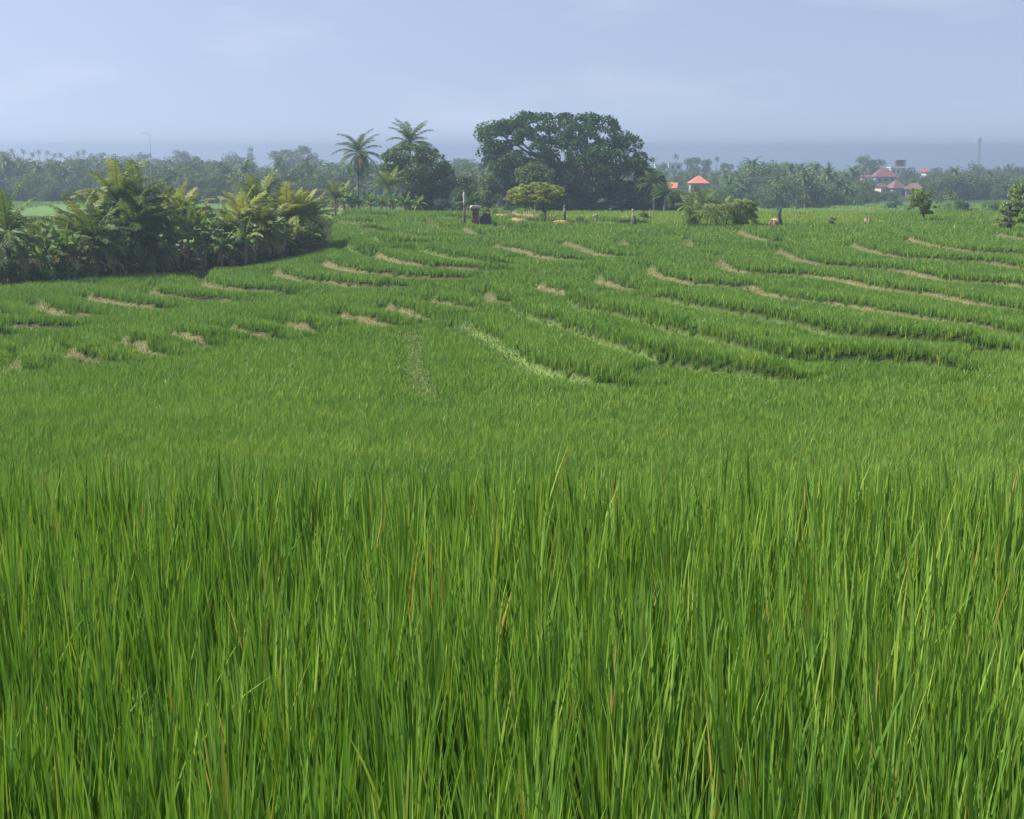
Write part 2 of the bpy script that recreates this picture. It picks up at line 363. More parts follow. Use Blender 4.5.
bc = np.where((kd != 1)[:, None], gbank, straw)
c = c*(1-onb)+bc*onb
soil[:, :3] = c
wp = near_patch(Xv, Yv)[:, None]; orange = np.array([.34,.23,.12]); pale_y = np.array([.30,.27,.10])
soil[:, :3] = soil[:, :3]*(1-wp)+orange*wp
NA = len(azs); NR = len(rr); idx = np.arange(NR*NA).reshape(NR, NA)
A0 = idx[:-1]; A1 = idx[1:]
q = np.stack([A0.ravel(), np.roll(A0, -1, 1).ravel(), np.roll(A1, -1, 1).ravel(), A1.ravel()], 1)[:, ::-1]
V = np.stack([Xv, Yv, GZ.ravel()], 1)
V = np.concatenate([V, [[0, 0, float(GZ[0].mean())]]]); soil = np.concatenate([soil, soil[:1]])
tr = np.stack([idx[0], np.roll(idx[0], -1), np.full(NA, NR*NA)], 1)[:, ::-1]
g = link('ground', raw_mesh('ground', V, q, tr, {'soil': soil}, True), M['ground']); tag(g, kind='structure')

# sea
me = bpy.data.meshes.new('sea'); bm_n = 96; rs = [0, 800, 3000, 6000, 12000, 27000]
V = [(0, 0, -60)]+[(r_*math.cos(i/bm_n*2*math.pi), r_*math.sin(i/bm_n*2*math.pi), -60) for r_ in rs[1:] for i in range(bm_n)]
Fc = [(0, 1+i, 1+(i+1) % bm_n) for i in range(bm_n)]+[(1+k*bm_n+i, 1+(k+1)*bm_n+i, 1+(k+1)*bm_n+(i+1) % bm_n, 1+k*bm_n+(i+1) % bm_n) for k in range(4) for i in range(bm_n)]
me.from_pydata(V, [], Fc)
m, t, n, l = nt('sea_water'); p = n.new('ShaderNodeBsdfPrincipled'); p.inputs['Base Color'].default_value = (.02,.06,.11,1); p.inputs['Roughness'].default_value = .35
tc = n.new('ShaderNodeTexCoord'); no = n.new('ShaderNodeTexNoise'); no.inputs['Scale'].default_value = .05; b = n.new('ShaderNodeBump'); b.inputs['Strength'].default_value = .5; b.inputs['Distance'].default_value = 1
l.new(tc.outputs['Object'], no.inputs[0]); l.new(no.outputs[0], b.inputs['Height']); l.new(b.outputs[0], p.inputs['Normal'])
o = n.new('ShaderNodeOutputMaterial'); l.new(p.outputs[0], o.inputs[0])
tag(link('sea', me, m), kind='structure')

# ------------------------------------------------------------------ grass blades
def blades(base, h, lean, az, w, tint, tipw=0, segs=3, curve=2.0, face=None):
    N = len(h); t = np.linspace(0, 1, segs+1); fa = rng.uniform(0, math.pi, N) if face is None else face
    d = np.stack([np.cos(az), np.sin(az)], 1); f = np.stack([np.cos(fa), np.sin(fa)], 1)
    V = np.zeros((N, 2*segs+1, 3)); 
    for i in range(segs+1):
        c = base.copy(); c[:, :2] += d*(lean*t[i]**curve)[:, None]
        hh = h*(t[i]-.28*np.clip(lean/np.maximum(h, .01), 0, 1.6)**1.5*t[i]**3); c[:, 2] += hh
        if i < segs:
            ww = w*(1-t[i]**2*.55)*.5*(.65+.35*min(1, t[i]*3+.2))
            V[:, 2*i] = c; V[:, 2*i, :2] -= f*ww[:, None]; V[:, 2*i+1] = c; V[:, 2*i+1, :2] += f*ww[:, None]
        else: V[:, 2*segs] = c
    o = (np.arange(N)*(2*segs+1))[:, None]
    Q = np.concatenate([o+np.array([[2*i, 2*i+1, 2*i+3, 2*i+2]]) for i in range(segs-1)]) if segs > 1 else np.zeros((0, 4), int)
    T = o+np.array([[2*segs-2, 2*segs-1, 2*segs]])
    A = np.repeat(tint[:, None], 2*segs+1, 1)
    return V.reshape(-1, 3), Q, T, np.clip(A, 0, 1).ravel()
def merge(parts):
    Vs, Qs, Ts, As = [], [], [], []; k = 0
    for V, Q, T, A in parts:
        Vs.append(V); Qs.append(Q+k); Ts.append(T+k); As.append(A); k += len(V)
    return np.concatenate(Vs), np.concatenate(Qs), np.concatenate(Ts), np.concatenate(As)
def hills(y0, y1, s, amax=.42, amin=None, pad=3):
    amin = -amax if amin is None else amin
    xs = np.arange(amin*y1-pad, amax*y1+pad, s); ys = np.arange(y0, y1, s)
    X, Y = np.meshgrid(xs, ys); X = X.ravel()+rng.normal(0, s*.16, X.size); Y = Y.ravel()+rng.normal(0, s*.16, Y.size)
    k = (X > amin*Y-pad) & (X < amax*Y+pad)
    return X[k], Y[k]
def rice_patch(X, Y, nb, h0, w0, spread, segs, lean=.18, tint0=.45, dry=.01):
    """rice hills at X, Y, each with nb blades"""
    z = ground(X, Y); N = len(X)
    ef = 1-.5*(1-smooth(bund_field(X, Y)[2], .15, .75))*(bund_field.side < 0)
    hx = np.repeat(X, nb); hy = np.repeat(Y, nb); hz = np.repeat(z, nb); n_ = N*nb
    hh = np.repeat(rng.normal(1, .07, N)*(1+.10*noise2(X, Y, 6, 5)+.06*noise2(X, Y, 1.5, 6))*ef, nb)
    r = np.abs(rng.normal(0, spread, n_)); th = rng.uniform(0, 6.283, n_)
    base = np.stack([hx+r*np.cos(th), hy+r*np.sin(th), hz-.03], 1)
    h = h0*hh*rng.uniform(.62, 1.08, n_); ln = np.abs(rng.normal(0, lean, n_))*h+.02
    az = th+rng.normal(0, .7, n_)
    tn = tint0+np.repeat(.10*noise2(X, Y, 9, 8)+.07*noise2(X, Y, 2.2, 9)+rng.normal(0, .05, N), nb)+rng.normal(0, .15, n_)
    tn = tn+np.repeat(.2*smooth(Y, 124, 130)*smooth(X/np.maximum(Y, 1), .0, .03)*(1-smooth(X/np.maximum(Y, 1), .24, .28)), nb)
    tn = np.minimum(tn, .80)
    dr = rng.random(n_) < dry; tn[dr] = rng.uniform(.84, 1, dr.sum())
    w = w0*rng.uniform(.6, 1.25, n_)
    return blades(base, h, ln, az, w, tn, segs=segs)

parts = []
X, Y = hills(1.2, 6.75, .18, .46, pad=2.2); X2 = X
parts.append(rice_patch(X, Y, 52, .71, .0115, .055, 6, .075, .50, .016))
# a second family: long soft leaves that arch over
parts.append(rice_patch(X, Y, 2, .73, .0115, .07, 6, .18, .50, .05))
X, Y = hills(6.8, 9, .28, .5, pad=2.5)
parts.append(rice_patch(X, Y, 30, .62, .013, .06, 4, .2, .45, .01))
V, Q, T, A = merge(parts)
fg = link('foreground_rice', raw_mesh('foreground_rice', V, Q, T, {'tint': A}, True), M['rice'])
tag(fg, 'tall green rice blades filling the nearest paddy in the foreground', 'rice', kind='stuff')

parts = []
def field_part(y0, y1, s, nb, h0, w0, spread, segs, tint0=.5, amax=.42, amin=None, dry=.004):
    X, Y = hills(y0, y1, s, amax, amin)
    st, bp, ed, kd = bund_field(X, Y)
    a = X/Y
    keep = (ed > rng.uniform(-.07, .05, len(ed))) & ((near_patch(X, Y) < .35) | (rng.random(len(X)) < .12))
    # the paddies stop at the palm clump on the left
    lim = np.interp(a, [-.5, -.366, -.30, -.27, -.20, -.14, -.128, -.118], [74, 78, 85, 90, 97, 103, 110, 400])
    keep &= Y < lim
    X = X[keep]; Y = Y[keep]
    return X, Y
def add_field(y0, y1, s, nb, h0, w0, spread, segs, tint0=.5, **k):
    X, Y = field_part(y0, y1, s, nb, h0, w0, spread, segs, tint0, **k)
    parts.append(rice_patch(X, Y, nb, h0, w0, spread, segs, .20, tint0, .004))
add_field(9, 22, .42, 14, .50, .03, .09, 3, .52)
add_field(22, 36, .23, 44, .44, .0145, .08, 3, .58)
add_field(36, 52, .24, 28, .42, .021, .08, 3, .56)
add_field(52, 75, .26, 18, .41, .033, .08, 2, .53)
add_field(75, 105, .29, 14, .41, .044, .09, 2, .52)
add_field(105, 150, .36, 10, .41, .062, .12, 2, .55)
V, Q, T, A = merge(parts)
tr_ = link('terrace_rice', raw_mesh('terrace_rice', V, Q, T, {'tint': A}, True), M['rice'])
tag(tr_, 'short green rice covering the curved terraces of the hillside', 'rice', kind='stuff')

# dry and green grass on the bunds
X, Y = hills(30, 148, .085, .40)
st, bp, ed, kd = bund_field(X, Y)
k = (ed < .03); X = X[k]; Y = Y[k]; kd = kd[k]; ed = ed[k]
z = ground(X, Y); nb = 2; n_ = len(X)*nb
kk = np.repeat(kd, nb)
h = np.where(kk != 1, .15, .085)*rng.uniform(.5, 1.4, n_)
base = np.stack([np.repeat(X, nb)+rng.normal(0, .03, n_), np.repeat(Y, nb)+rng.normal(0, .03, n_), np.repeat(z, nb)-.01], 1)
tn = np.where(kk == 5, .42, np.where(kk != 1, .30, .44))+rng.normal(0, .2, n_)
V, Q, T, A = blades(base, h, h*rng.uniform(.2, 1.2, n_), rng.uniform(0, 6.28, n_), np.full(n_, .028), tn, segs=2)
tag(link('bund_grass', raw_mesh('bund_grass', V, Q, T, {'tint': A}), M['bundgrass']), 'pale dry and light green grass growing on the narrow terrace banks', 'grass', kind='stuff')

# distant paddies beyond the crest
parts = []
for y0, y1, a0, a1, s in ((165, 345, .19, .42, .8), (150, 345, -.42, -.29, .8), (165, 330, -.10, .19, 1.1)):
    X, Y = hills(y0, y1, s, a1, a0)
    q_ = (noise2(X, Y, 40, 21) > -.55)
    X = X[q_]; Y = Y[q_]
    parts.append(rice_patch(X, Y, 5, .5, .20, .3, 2, .5, .52, .01))
V, Q, T, A = merge(parts)
tag(link('distant_rice', raw_mesh('distant_rice', V, Q, T, {'tint': A}), M['rice']), 'pale green distant paddies seen beyond the hill crest', 'rice', kind='stuff')

# ================================================================== plants
def unit(v): return v/(np.linalg.norm(v, axis=-1, keepdims=True)+1e-9)
def leaves(mb, P, size, tint, outward=None, up=.35, q=None, aspect=.6):
    """one small bent leaf (two triangles) at every point"""
    q = q or rng; N = len(P)
    nrm = q.normal(0, 1, (N, 3)); nrm[:, 2] += up*2
    if outward is not None: nrm += outward*1.2
    nrm = unit(nrm); d = unit(np.cross(nrm, q.normal(0, 1, (N, 3)))); e = np.cross(nrm, d)
    s = (size*q.uniform(.6, 1.3, N))[:, None]
    V = np.stack([P-d*s*.5, P-e*s*aspect*.5+nrm*s*.06, P+d*s*.5-nrm*s*.12, P+e*s*aspect*.5+nrm*s*.06], 1).reshape(-1, 3)
    o = np.arange(N)[:, None]*4
    mb.add(V, o+np.array([[0, 1, 2, 3]]), None, np.repeat(np.clip(tint, 0, 1), 4))
def lump_cloud(mb, C, Rr, n, size, tint=.5, var=.16, q=None, flat=.75, low=-.35):
    """leaves over the outside of clustered boughs"""
    q = q or rng
    for c, r in zip(C, Rr):
        k = max(6, int(n*q.uniform(.7, 1.2)))
        d = unit(q.normal(0, 1, (k*2, 3))); d = d[d[:, 2] > low-.3*q.random(len(d))][:k]
        rad = r*q.uniform(.55, 1.08, len(d))**.7
        P = np.array(c)+d*rad[:, None]*np.array([1, 1, flat])
        leaves(mb, P, size, tint+q.normal(0, .06)+q.normal(0, var, len(d)), d, q=q)
def limb(mb, a, b, r0, r1, sag=.1, n=5, seg=6, q=None):
    q = q or rng; a = np.array(a, float); b = np.array(b, float); t = np.linspace(0, 1, n+1)[:, None]
    P = a+(b-a)*t; L = np.linalg.norm(b-a); P[1:-1] += q.normal(0, L*.035, (n-1, 3)); P[:, 2] += -sag*L*np.sin(t[:, 0]*math.pi)*(-1)*.5
    mb.tube(P, np.linspace(r0, r1, n+1), seg)
def base_z(x, y): return float(base_ground(np.array([x]), np.array([y]))[0])
def inpoly(x, y, P):
    c = False; j = len(P)-1
    for i in range(len(P)):
        if (P[i][1] > y) != (P[j][1] > y) and x < (P[j][0]-P[i][0])*(y-P[i][1])/(P[j][1]-P[i][1])+P[i][0]: c = not c
        j = i
    return c

def frond(mb, o, az, e0, bend, L, tint, q, nl=34, wl=.062, lf=.24, dry=False):
    n = 9; t = np.linspace(0, 1, n+1); e = e0-bend*t**1.3; tw = q.normal(0, .25)
    st = L/n; P = [np.array(o, float)]
    for i in range(n):
        a = az+tw*t[i]; P.append(P[-1]+st*np.array([math.cos(a)*math.cos(e[i]), math.sin(a)*math.cos(e[i]), math.sin(e[i])]))
    P = np.array(P); mb.tube(P, np.linspace(.045, .012, n+1), 4, tint+.12, cap=False)
    ts = np.linspace(.13, .99, nl); V = []; A = []
    for s in (-1, 1):
        for tt in ts:
            k = tt*n; i = min(int(k), n-1); f = k-i; p = P[i]*(1-f)+P[i+1]*f; d = unit(P[i+1]-P[i])
            side = unit(np.cross(d, [0, 0, 1.])+1e-6)*s; upv = np.cross(side*s, d)
            ll = L*lf*(math.sin(math.pi*(.12+.80*tt))**.6)*q.uniform(.8, 1.1)
            dr = q.uniform(.2, .95) if not dry else 1.2
            g = unit(side*.8+d*.75-np.array([0, 0, dr*.5])+upv*.15); mid = p+g*ll*.5
            tip = mid+unit(g-np.array([0, 0, dr]))*ll*.5; w = d*wl*.5
            V += [p-w, p+w, mid+w*1.2, mid-w*1.2, tip]; A += [tint+q.normal(0, .07)]*5
    N = len(V)//5; o_ = np.arange(N)[:, None]*5
    mb.add(np.array(V), o_+np.array([[0, 1, 2, 3]]), o_+np.array([[3, 2, 4]]), np.clip(A, 0, 1))

def make_palm(seed, trunk, L, nf, tint, dry=3, nuts=True, upright=0., lean=.4, r=.16, name='coconut_palm'):
    q = np.random.default_rng(seed); root = empty(name, (0, 0, 0))
    la = q.uniform(0, 6.28); lean_v = np.array([math.cos(la), math.sin(la)])*lean
    t = np.linspace(0, 1, 9); P = np.stack([lean_v[0]*t**2, lean_v[1]*t**2, t*trunk-.15], 1)
    mb = MB(); mb.tube(P, r*(1.25-.45*t+.5*np.exp(-t*12)), 9); link('trunk', mb.mesh('palm_trunk', True), M['palm_trunk'], root)
    top = P[-1]; mb = MB()
    for i in range(nf):
        f = i/(nf-1); az = i*2.39996+q.normal(0, .15)
        e0 = 1.42-f*(1.95-upright)+q.normal(0, .12)
        frond(mb, top, az, e0, q.uniform(1.0, 1.6)*(1-.3*upright)*(.75+.5*f), L*q.uniform(.85, 1.08), tint+(.12 if f < .25 else 0)+q.normal(0, .06), q)
    link('crown', mb.mesh('palm_crown'), M['palm'], root)
    if dry:
        mb = MB()
        for i in range(dry): frond(mb, top-[0, 0, .1], q.uniform(0, 6.28), -.5+q.normal(0, .2), .9, L*.75, .45, q, 18, .05, .2, True)
        link('dry_fronds', mb.mesh('dry_fronds'), M['dry'], root)
    if nuts:
        mb = MB()
        for i in range(7):
            a = i*.9; blob(mb, (top[0]+.28*math.cos(a), top[1]+.28*math.sin(a), top[2]-.22-.1*(i % 2)), (.13, .13, .16), 6, 5, .02, .55)
        link('coconuts', mb.mesh('coconuts', True), M['banana'], root)
    return root
def make_banana(seed, H, nl, L, tint, dry=2):
    q = np.random.default_rng(seed); root = empty('banana_plant', (0, 0, 0)); mb = MB()
    P = np.array([(0, 0, -.15), (.02, .02, H*.5), (.05, .03, H)]); mb.tube(P, [.16, .12, .07], 8); link('stem', mb.mesh('banana_stem', True), M['banana_stem'], root)
    def leaf(mb, az, e0, bend, L, W, tint, z0, torn=.35):
        n = 9; t = np.linspace(0, 1, n+1); e = e0-bend*t; p = np.array([.05, .03, z0]); C = [p]; D = []
        for i in range(n):
            d = np.array([math.cos(az)*math.cos(e[i]), math.sin(az)*math.cos(e[i]), math.sin(e[i])]); p = p+d*L/n; C.append(p); D.append(d)
        D.append(d); C = np.array(C); side = np.array([-math.sin(az), math.cos(az), 0]); V = []; A = []; Q = []
        mb.tube(C, np.linspace(.03, .008, n+1), 4, tint+.25, cap=False)
        for s in (-1, 1):
            for i in range(1, n):
                w0 = W*math.sin(math.pi*min(1, t[i]*1.02))**.55 if t[i] < .98 else .03; w1 = W*max(.05, math.sin(math.pi*min(.99, t[i+1]))**.55)
                k = q.uniform(1-torn, 1); dz = -q.uniform(.05, .45)*W; sh = q.uniform(-.02, .05)
                b = len(V); V += [C[i], C[i+1]-D[i]*sh, C[i+1]+side*s*w1*k+np.array([0, 0, dz])-D[i]*sh*2, C[i]+side*s*w0*k+np.array([0, 0, dz])]; Q.append((b, b+1, b+2, b+3)); A += [tint+q.normal(0, .07)]*4
        mb.add(V, Q, None, np.clip(A, 0, 1))
    mb = MB()
    for i in range(nl):
        f = i/max(1, nl-1); leaf(mb, i*2.4+q.normal(0, .3), 1.4-f*.9+q.normal(0, .1), .5+f*1.3+q.normal(0, .15), L*q.uniform(.8, 1.1), .27, tint+q.normal(0, .1), H-.05*f)
    link('leaves', mb.mesh('banana_leaves'), M['banana'], root)
    if dry:
        mb = MB()
        for i in range(dry): leaf(mb, q.uniform(0, 6.28), .1, 2.3+q.normal(0, .3), L*.75, .22, q.uniform(.2, .9), H*.9, .6)
        link('dry_leaves', mb.mesh('banana_dry_leaves'), M['dry'], root)
    return root
def copy_tree(o):
    c = o.copy(); COL.objects.link(c)
    for ch in [x for x in COL.objects if x.parent == o]:
        d = ch.copy(); COL.objects.link(d); d.parent = c
    return c
USED = {}
def put(proto, x, y, z, s=1, rz=None, sz=None):
    o = proto if proto.name not in USED else copy_tree(proto); USED[proto.name] = 1; USED[o.name] = 1
    o.location = (x, y, z); o.rotation_euler = (0, 0, rng.uniform(0, 6.28) if rz is None else rz); o.scale = (s, s, sz or s); return o
def setl(o, label, cat, group=None): return tag(o, label, cat, group)

# --- the palm clump on the left of the field
def limY(u): return float(np.interp((u-512)/1410, [-.5, -.366, -.30, -.27, -.20, -.14, -.128], [74, 78, 85, 90, 97, 103, 108]))
GP = 'coconut palms growing in the clump left of the rice field'
clump_palms = [
 (4,190,3.2,.32,3,0,'dark coconut palm cut off by the left edge of the photo'),
 (30,215,2.4,.40,9,.3,'low coconut palm right of the edge palm, before the small far paddy'),
 (76,192,3.0,.50,4,.7,'young coconut palm with upright fronds at the left end of the big palm clump'),
 (100,186,2.8,.42,5,.5,'green coconut palm rising between the leftmost young palm and the tallest palm of the clump'),
 (114,157,3.0,.66,5,.8,'tallest palm of the left clump with a bushy yellow green top'),
 (138,163,3.6,.34,2,.3,'big dark coconut palm with drooping skirt of fronds in the middle of the left clump'),
 (126,190,3.2,.30,1,.1,'short dark palm in front of the tallest palms of the clump'),
 (156,186,3.0,.36,3,.4,'dark green palm right of the big drooping palm in the left clump'),
 (178,180,2.9,.62,6,.8,'light green young palm standing behind the orange leaved banana plants'),
 (197,200,2.4,.48,3,.6,'short palm between banana plants near the middle of the left clump'),
 (240,182,3.0,.88,3,.7,'bright yellow green young palm, leftmost of the yellowish palms'),
 (256,170,3.2,.42,7,.7,'dark green topped palm rising behind the yellow green palms'),
 (284,181,3.0,.82,4,.8,'yellow green palm right of the dark topped palm in the clump'),
 (298,187,2.6,.72,3,.6,'light green palm near the right end of the left clump'),
 (310,188,2.3,.50,5,.9,'upright green palm, last palm at the right end of the left clump'),
 (268,200,2.6,.62,1,.3,'low light palm in front of the yellow green palms'),
 (62,212,2.6,.36,7,.4,'dark palm behind the banana plants at the left end of the clump'),
 (90,205,2.6,.34,1,.2,'low dark palm at the foot of the young palms on the left'),
 (150,212,2.6,.30,0,.1,'low dark palm beneath the big drooping palm'),
 (228,205,2.4,.50,2,.4,'small palm just left of the bright yellow green palm'),
]
for i, (u, vt, L, tn, dY, upr, lab) in enumerate(clump_palms):
    Y = limY(u)+dY+1; x, y, zt_ = at(u, vt, Y); zb_ = base_z(x, y); H = zt_-zb_
    tr_h = max(.35, H-L*(.72+.2*upr)); Lr = min(L, (H-.3)/.8)
    o = make_palm(100+i, tr_h, Lr, 20, tn+.15, dry=6 if tn < .6 else 4, nuts=(i % 3 == 0), upright=upr, lean=.25, r=.15)
    o.location = (x, y, zb_); setl(o, lab, 'palm tree', GP)
GB = 'banana plants growing among the palms on the left'
bananas = [
 (20,236,2,.4,'banana plant with drooping leaves near the left edge, under the edge palm'),
 (38,230,3,.5,'banana plant left of the paddy gap at the left end of the clump'),
 (58,222,2,.4,'banana plant with long arching leaves in front of the small far paddy'),
 (72,232,1,.35,'banana plant with thin reddish stem at the left end of the clump'),
 (94,238,1,.55,'small banana plant in the sun below the leftmost young palm'),
 (112,242,0,.45,'low banana plant at the field edge below the tallest palm'),
 (132,244,0,.35,'shaded banana plant at the foot of the big drooping palm'),
 (160,232,1,.5,'banana plant just right of the big drooping palm'),
 (172,214,2,.62,'banana plant with orange brown dead leaf near the clump middle'),
 (186,208,2,.45,'tall banana plant with red brown dry leaves under it'),
 (203,212,1,.4,'banana plant left of the brightest yellow green palm'),
 (212,184,9,.4,'banana plant with small bluish leaves behind the clump, left one of two'),
 (226,186,10,.42,'banana plant with small bluish leaves behind the clump, right one of two'),
 (244,216,0,.66,'light banana plant standing under the bright yellow green palm'),
 (262,214,1,.5,'banana plant with pale midribs right of the bright yellow green palm'),
 (278,222,0,.45,'low banana plant near the field edge with orange dead leaves'),
 (294,216,1,.55,'banana plant with broad pale leaves near the right end of the clump'),
 (310,222,1,.4,'banana plant before the last upright palm of the clump'),
 (318,230,1,.45,'rightmost banana plant of the clump at the edge of the terraces'),
 (220,226,0,.4,'low banana plant with brown drooping leaf between palm stems'),
]
for i, (u, vt, dY, tn, lab) in enumerate(bananas):
    Y = limY(u)+dY+.6; x, y, zt_ = at(u, vt, Y); zb_ = base_z(x, y); H = zt_-zb_
    st_h = max(.4, H*.52); o = make_banana(300+i, st_h, 9, max(1.1, min(2.3, H*.58)), tn+.17, dry=3+(i % 3))
    o.location = (x, y, zb_); setl(o, lab, 'banana plant', GB)
def make_bush(seed, w, h, mat, tint, size=.2, n=60, nl=9, name='bush', stems=True):
    q = np.random.default_rng(seed); root = empty(name, (0, 0, 0)); mb = MB()
    C = np.stack([q.uniform(-.36, .36, nl)*w, q.uniform(-.36, .36, nl)*w, q.uniform(.14, .78, nl)*h], 1); Rr = q.uniform(.20, .32, nl)*min(w, h*1.3)
    C[0] = (0, 0, .72*h)
    lump_cloud(mb, C, Rr, n, size, tint, .16, q); link('leaves', mb.mesh(name+'_leaves'), M[mat], root)
    if stems:
        mb = MB()
        for c in C[:5]: limb(mb, (q.normal(0, .06), q.normal(0, .06), -.1), c, .035, .012, 0, 3, 5, q)
        link('stems', mb.mesh(name+'_stems', True), M['bark'], root)
    return root
bp = [make_bush(500+i, 2.0, 1.7, m_, t_, .20, 90, 10) for i, (m_, t_) in enumerate([('leaf_mid', .4), ('leaf_dark', .7), ('leaf_mid', .6), ('banana', .25)])]
for i, u in enumerate(range(-12, 326, 15)):
    Y = limY(u)+rng.uniform(.3, 5.5); x, y, _ = at(u, 250, Y); o = put(bp[i % 4], x, y, base_z(x, y)-.1, rng.uniform(.5, 1.1))
    setl(o, 'dark green bush in the undergrowth along the foot of the left palm clump', 'bush', 'bushes along the foot of the palm clump')
for i, u in enumerate(range(-14, 322, 15)):
    if 18 < u < 50: continue
    Y = limY(u)+rng.uniform(5, 10); x, y, _ = at(u, 250, Y); o = put(bp[(i*3+1) % 4], x, y, base_z(x, y)-.1, rng.uniform(1.0, 1.5), None, rng.uniform(1.1, 1.7))
    setl(o, 'tall leafy bush behind the palms and banana plants of the left clump', 'bush', 'tall bushes at the back of the palm clump')

# --- row behind the far edge of the terraces, left of the big tree
def stand(o, u, Y, dz=0, v=205): x, y, _ = at(u, v, Y); o.location = (x, y, base_z(x, y)+dz); return o
def height_at(u, v, Y): x, y, z = at(u, v, Y); return z-base_z(x, y)
o = make_palm(601, height_at(358, 152, 185), 3.7, 30, .34, 6, True, -.35, .5, .17); setl(stand(o, 358, 185), 'tall coconut palm with drooping fronds standing alone against the sky', 'palm tree')
o = make_palm(602, height_at(411, 142, 185), 3.8, 28, .38, 3, True, -.05, .5, .17); setl(stand(o, 411, 185), 'tall coconut palm rising out of the round leafy tree', 'palm tree')
for i, (u, vt, Y, tn, lab) in enumerate([
 (334,190,152,.5,'banana plant at the left end of the row behind the terraces'), (346,187,154,.45,'banana plant left below the lone tall coconut palm'),
 (358,190,150,.4,'banana plant right at the foot of the lone tall coconut palm'), (370,188,153,.5,'banana plant just right of the lone tall palm'),
 (381,192,150,.42,'banana plant with long upright leaf left of the round leafy tree'), (392,189,152,.5,'banana plant at the left foot of the round leafy tree'),
 (405,192,150,.6,'banana plant with pale stems in front of the round leafy tree'), (418,194,152,.55,'banana plant with whitish leaves under the round leafy tree'),
 (352,192,160,.6,'yellowish banana plant behind the foot of the lone tall palm')]):
    H = height_at(u, vt, Y); o = make_banana(620+i, H*.45, 10, H*.62, tn, 2); setl(stand(o, u, Y), lab, 'banana plant', 'banana plants in the row behind the terraces')
for i, (u, vt, Y, L, tn, lab) in enumerate([(390,165,170,3.0,.6,'yellowish short palm in front of the round leafy tree, left side'), (335,180,150,2.2,.66,'short light palm at the left end of the banana row'), (344,182,160,2.2,.6,'short light palm between banana plants of the far row'), (470,190,160,2.0,.4,'short palm left of the brick pillar')]):
    H = height_at(u, vt, Y); o = make_palm(640+i, max(.3, H-L*.8), L, 16, tn, 1, False, .8, .1, .13); setl(stand(o, u, Y), lab, 'palm tree', 'short palms behind the far edge of the terraces')

def poly_tree(name, seed, poly, Y, depth, rl, nl, mat, tint, size, per, trunk_u, trunk_r, holes=(), limbs=12, bark='bark', flat=.8, solidity=.9, low=-.35):
    """crown filling a silhouette of this size, with real depth, plus trunk and limbs"""
    q = np.random.default_rng(seed); us = [p[0] for p in poly]; vs = [p[1] for p in poly]
    x0, y0, _ = at(trunk_u, 205, Y); z0 = base_z(x0, y0); root = empty(name, (x0, y0, z0))
    cu = sum(us)/len(us); wu = (max(us)-min(us))/2; cv = (max(vs)+min(vs))/2; wv = (max(vs)-min(vs))/2; px = Y/1405
    C = []; Rr = []; tries = 0
    while len(C) < nl and tries < nl*60:
        tries += 1; u = q.uniform(min(us), max(us)); v = q.uniform(min(vs), max(vs))
        r = rl*q.uniform(.6, 1.25); rp = r/px*.75
        if not (inpoly(u-rp, v, poly) and inpoly(u+rp, v, poly) and inpoly(u, v-rp*.8, poly)): continue
        if any(((u-h[0])/h[2])**2+((v-h[1])/h[3])**2 < 1 for h in holes) and q.random() > .12: continue
        lim = math.sqrt(max(.05, 1-((u-cu)/wu*.9)**2-((v-cv)/wv*.75)**2)); dy = q.uniform(-1, 1)*depth/2*lim
        X, Yy, Z = at(u, v, Y); C.append((X-x0, dy, Z-z0)); Rr.append(r)
    mb = MB(); lump_cloud(mb, C, Rr, per, size, tint, .17, q, flat, low); link('crown', mb.mesh(name+'_crown'), M[mat], root)
    C = np.array(C); mb = MB(); zmin = max(.6, np.percentile(C[:, 2], 12))
    fk = np.array([0, 0, zmin*.55]); mb.tube([(0, 0, -.4), (0, 0, fk[2]*.4), fk], [trunk_r*1.35, trunk_r, trunk_r*.8], 10)
    sel = C[q.permutation(len(C))[:limbs]]
    for c in sel:
        m_ = fk+(c-fk)*.45+np.array([0, 0, .12*np.linalg.norm(c-fk)]); limb(mb, fk-[0, 0, .1], m_, trunk_r*.45, trunk_r*.22, 0, 4, 6, q); limb(mb, m_, c, trunk_r*.22, trunk_r*.06, 0, 4, 5, q)
    link('trunk', mb.mesh(name+'_trunk', True), M[bark], root)
    return root
o = poly_tree('leafy_tree', 701, [(379,160),(386,150),(400,146),(420,140),(432,143),(445,153),(453,165),(457,182),(456,212),(392,212),(384,185)], 178, 7, 1.0, 140, 'leaf_mid', .36, .30, 150, 425, .25)
setl(o, 'round dark green leafy tree with a coconut palm growing out of it', 'tree')
BAN = [(474,137),(480,122),(500,118),(514,117),(528,109),(545,110),(562,113),(578,111),(602,113),(618,120),(626,130),(640,132),(646,142),(645,155),(650,165),(658,176),(667,190),(669,212),(500,212),(488,190),(474,170),(480,157),(473,148)]
o = poly_tree('banyan_tree', 702, BAN, 205, 19, 1.35, 430, 'leaf_dark', .45, .42, 140, 580, 1.0, holes=[(514,150,7,6),(528,145,6,7),(505,138,6,4),(536,131,5,5),(596,124,4,6),(488,180,9,14),(500,205,18,12),(545,150,4,5),(615,178,7,6)], limbs=60, bark='bark', flat=.7)
setl(o, 'huge dark spreading tree dominating the middle of the skyline', 'tree')
o = poly_tree('leafy_tree', 703, [(513,175),(518,166),(530,163),(545,164),(556,172),(558,184),(548,192),(520,192)], 188, 4, .8, 40, 'leaf_mid', .45, .28, 130, 535, .2)
setl(o, 'brighter green small tree in front of the huge dark tree, above the flat topped tree', 'tree')
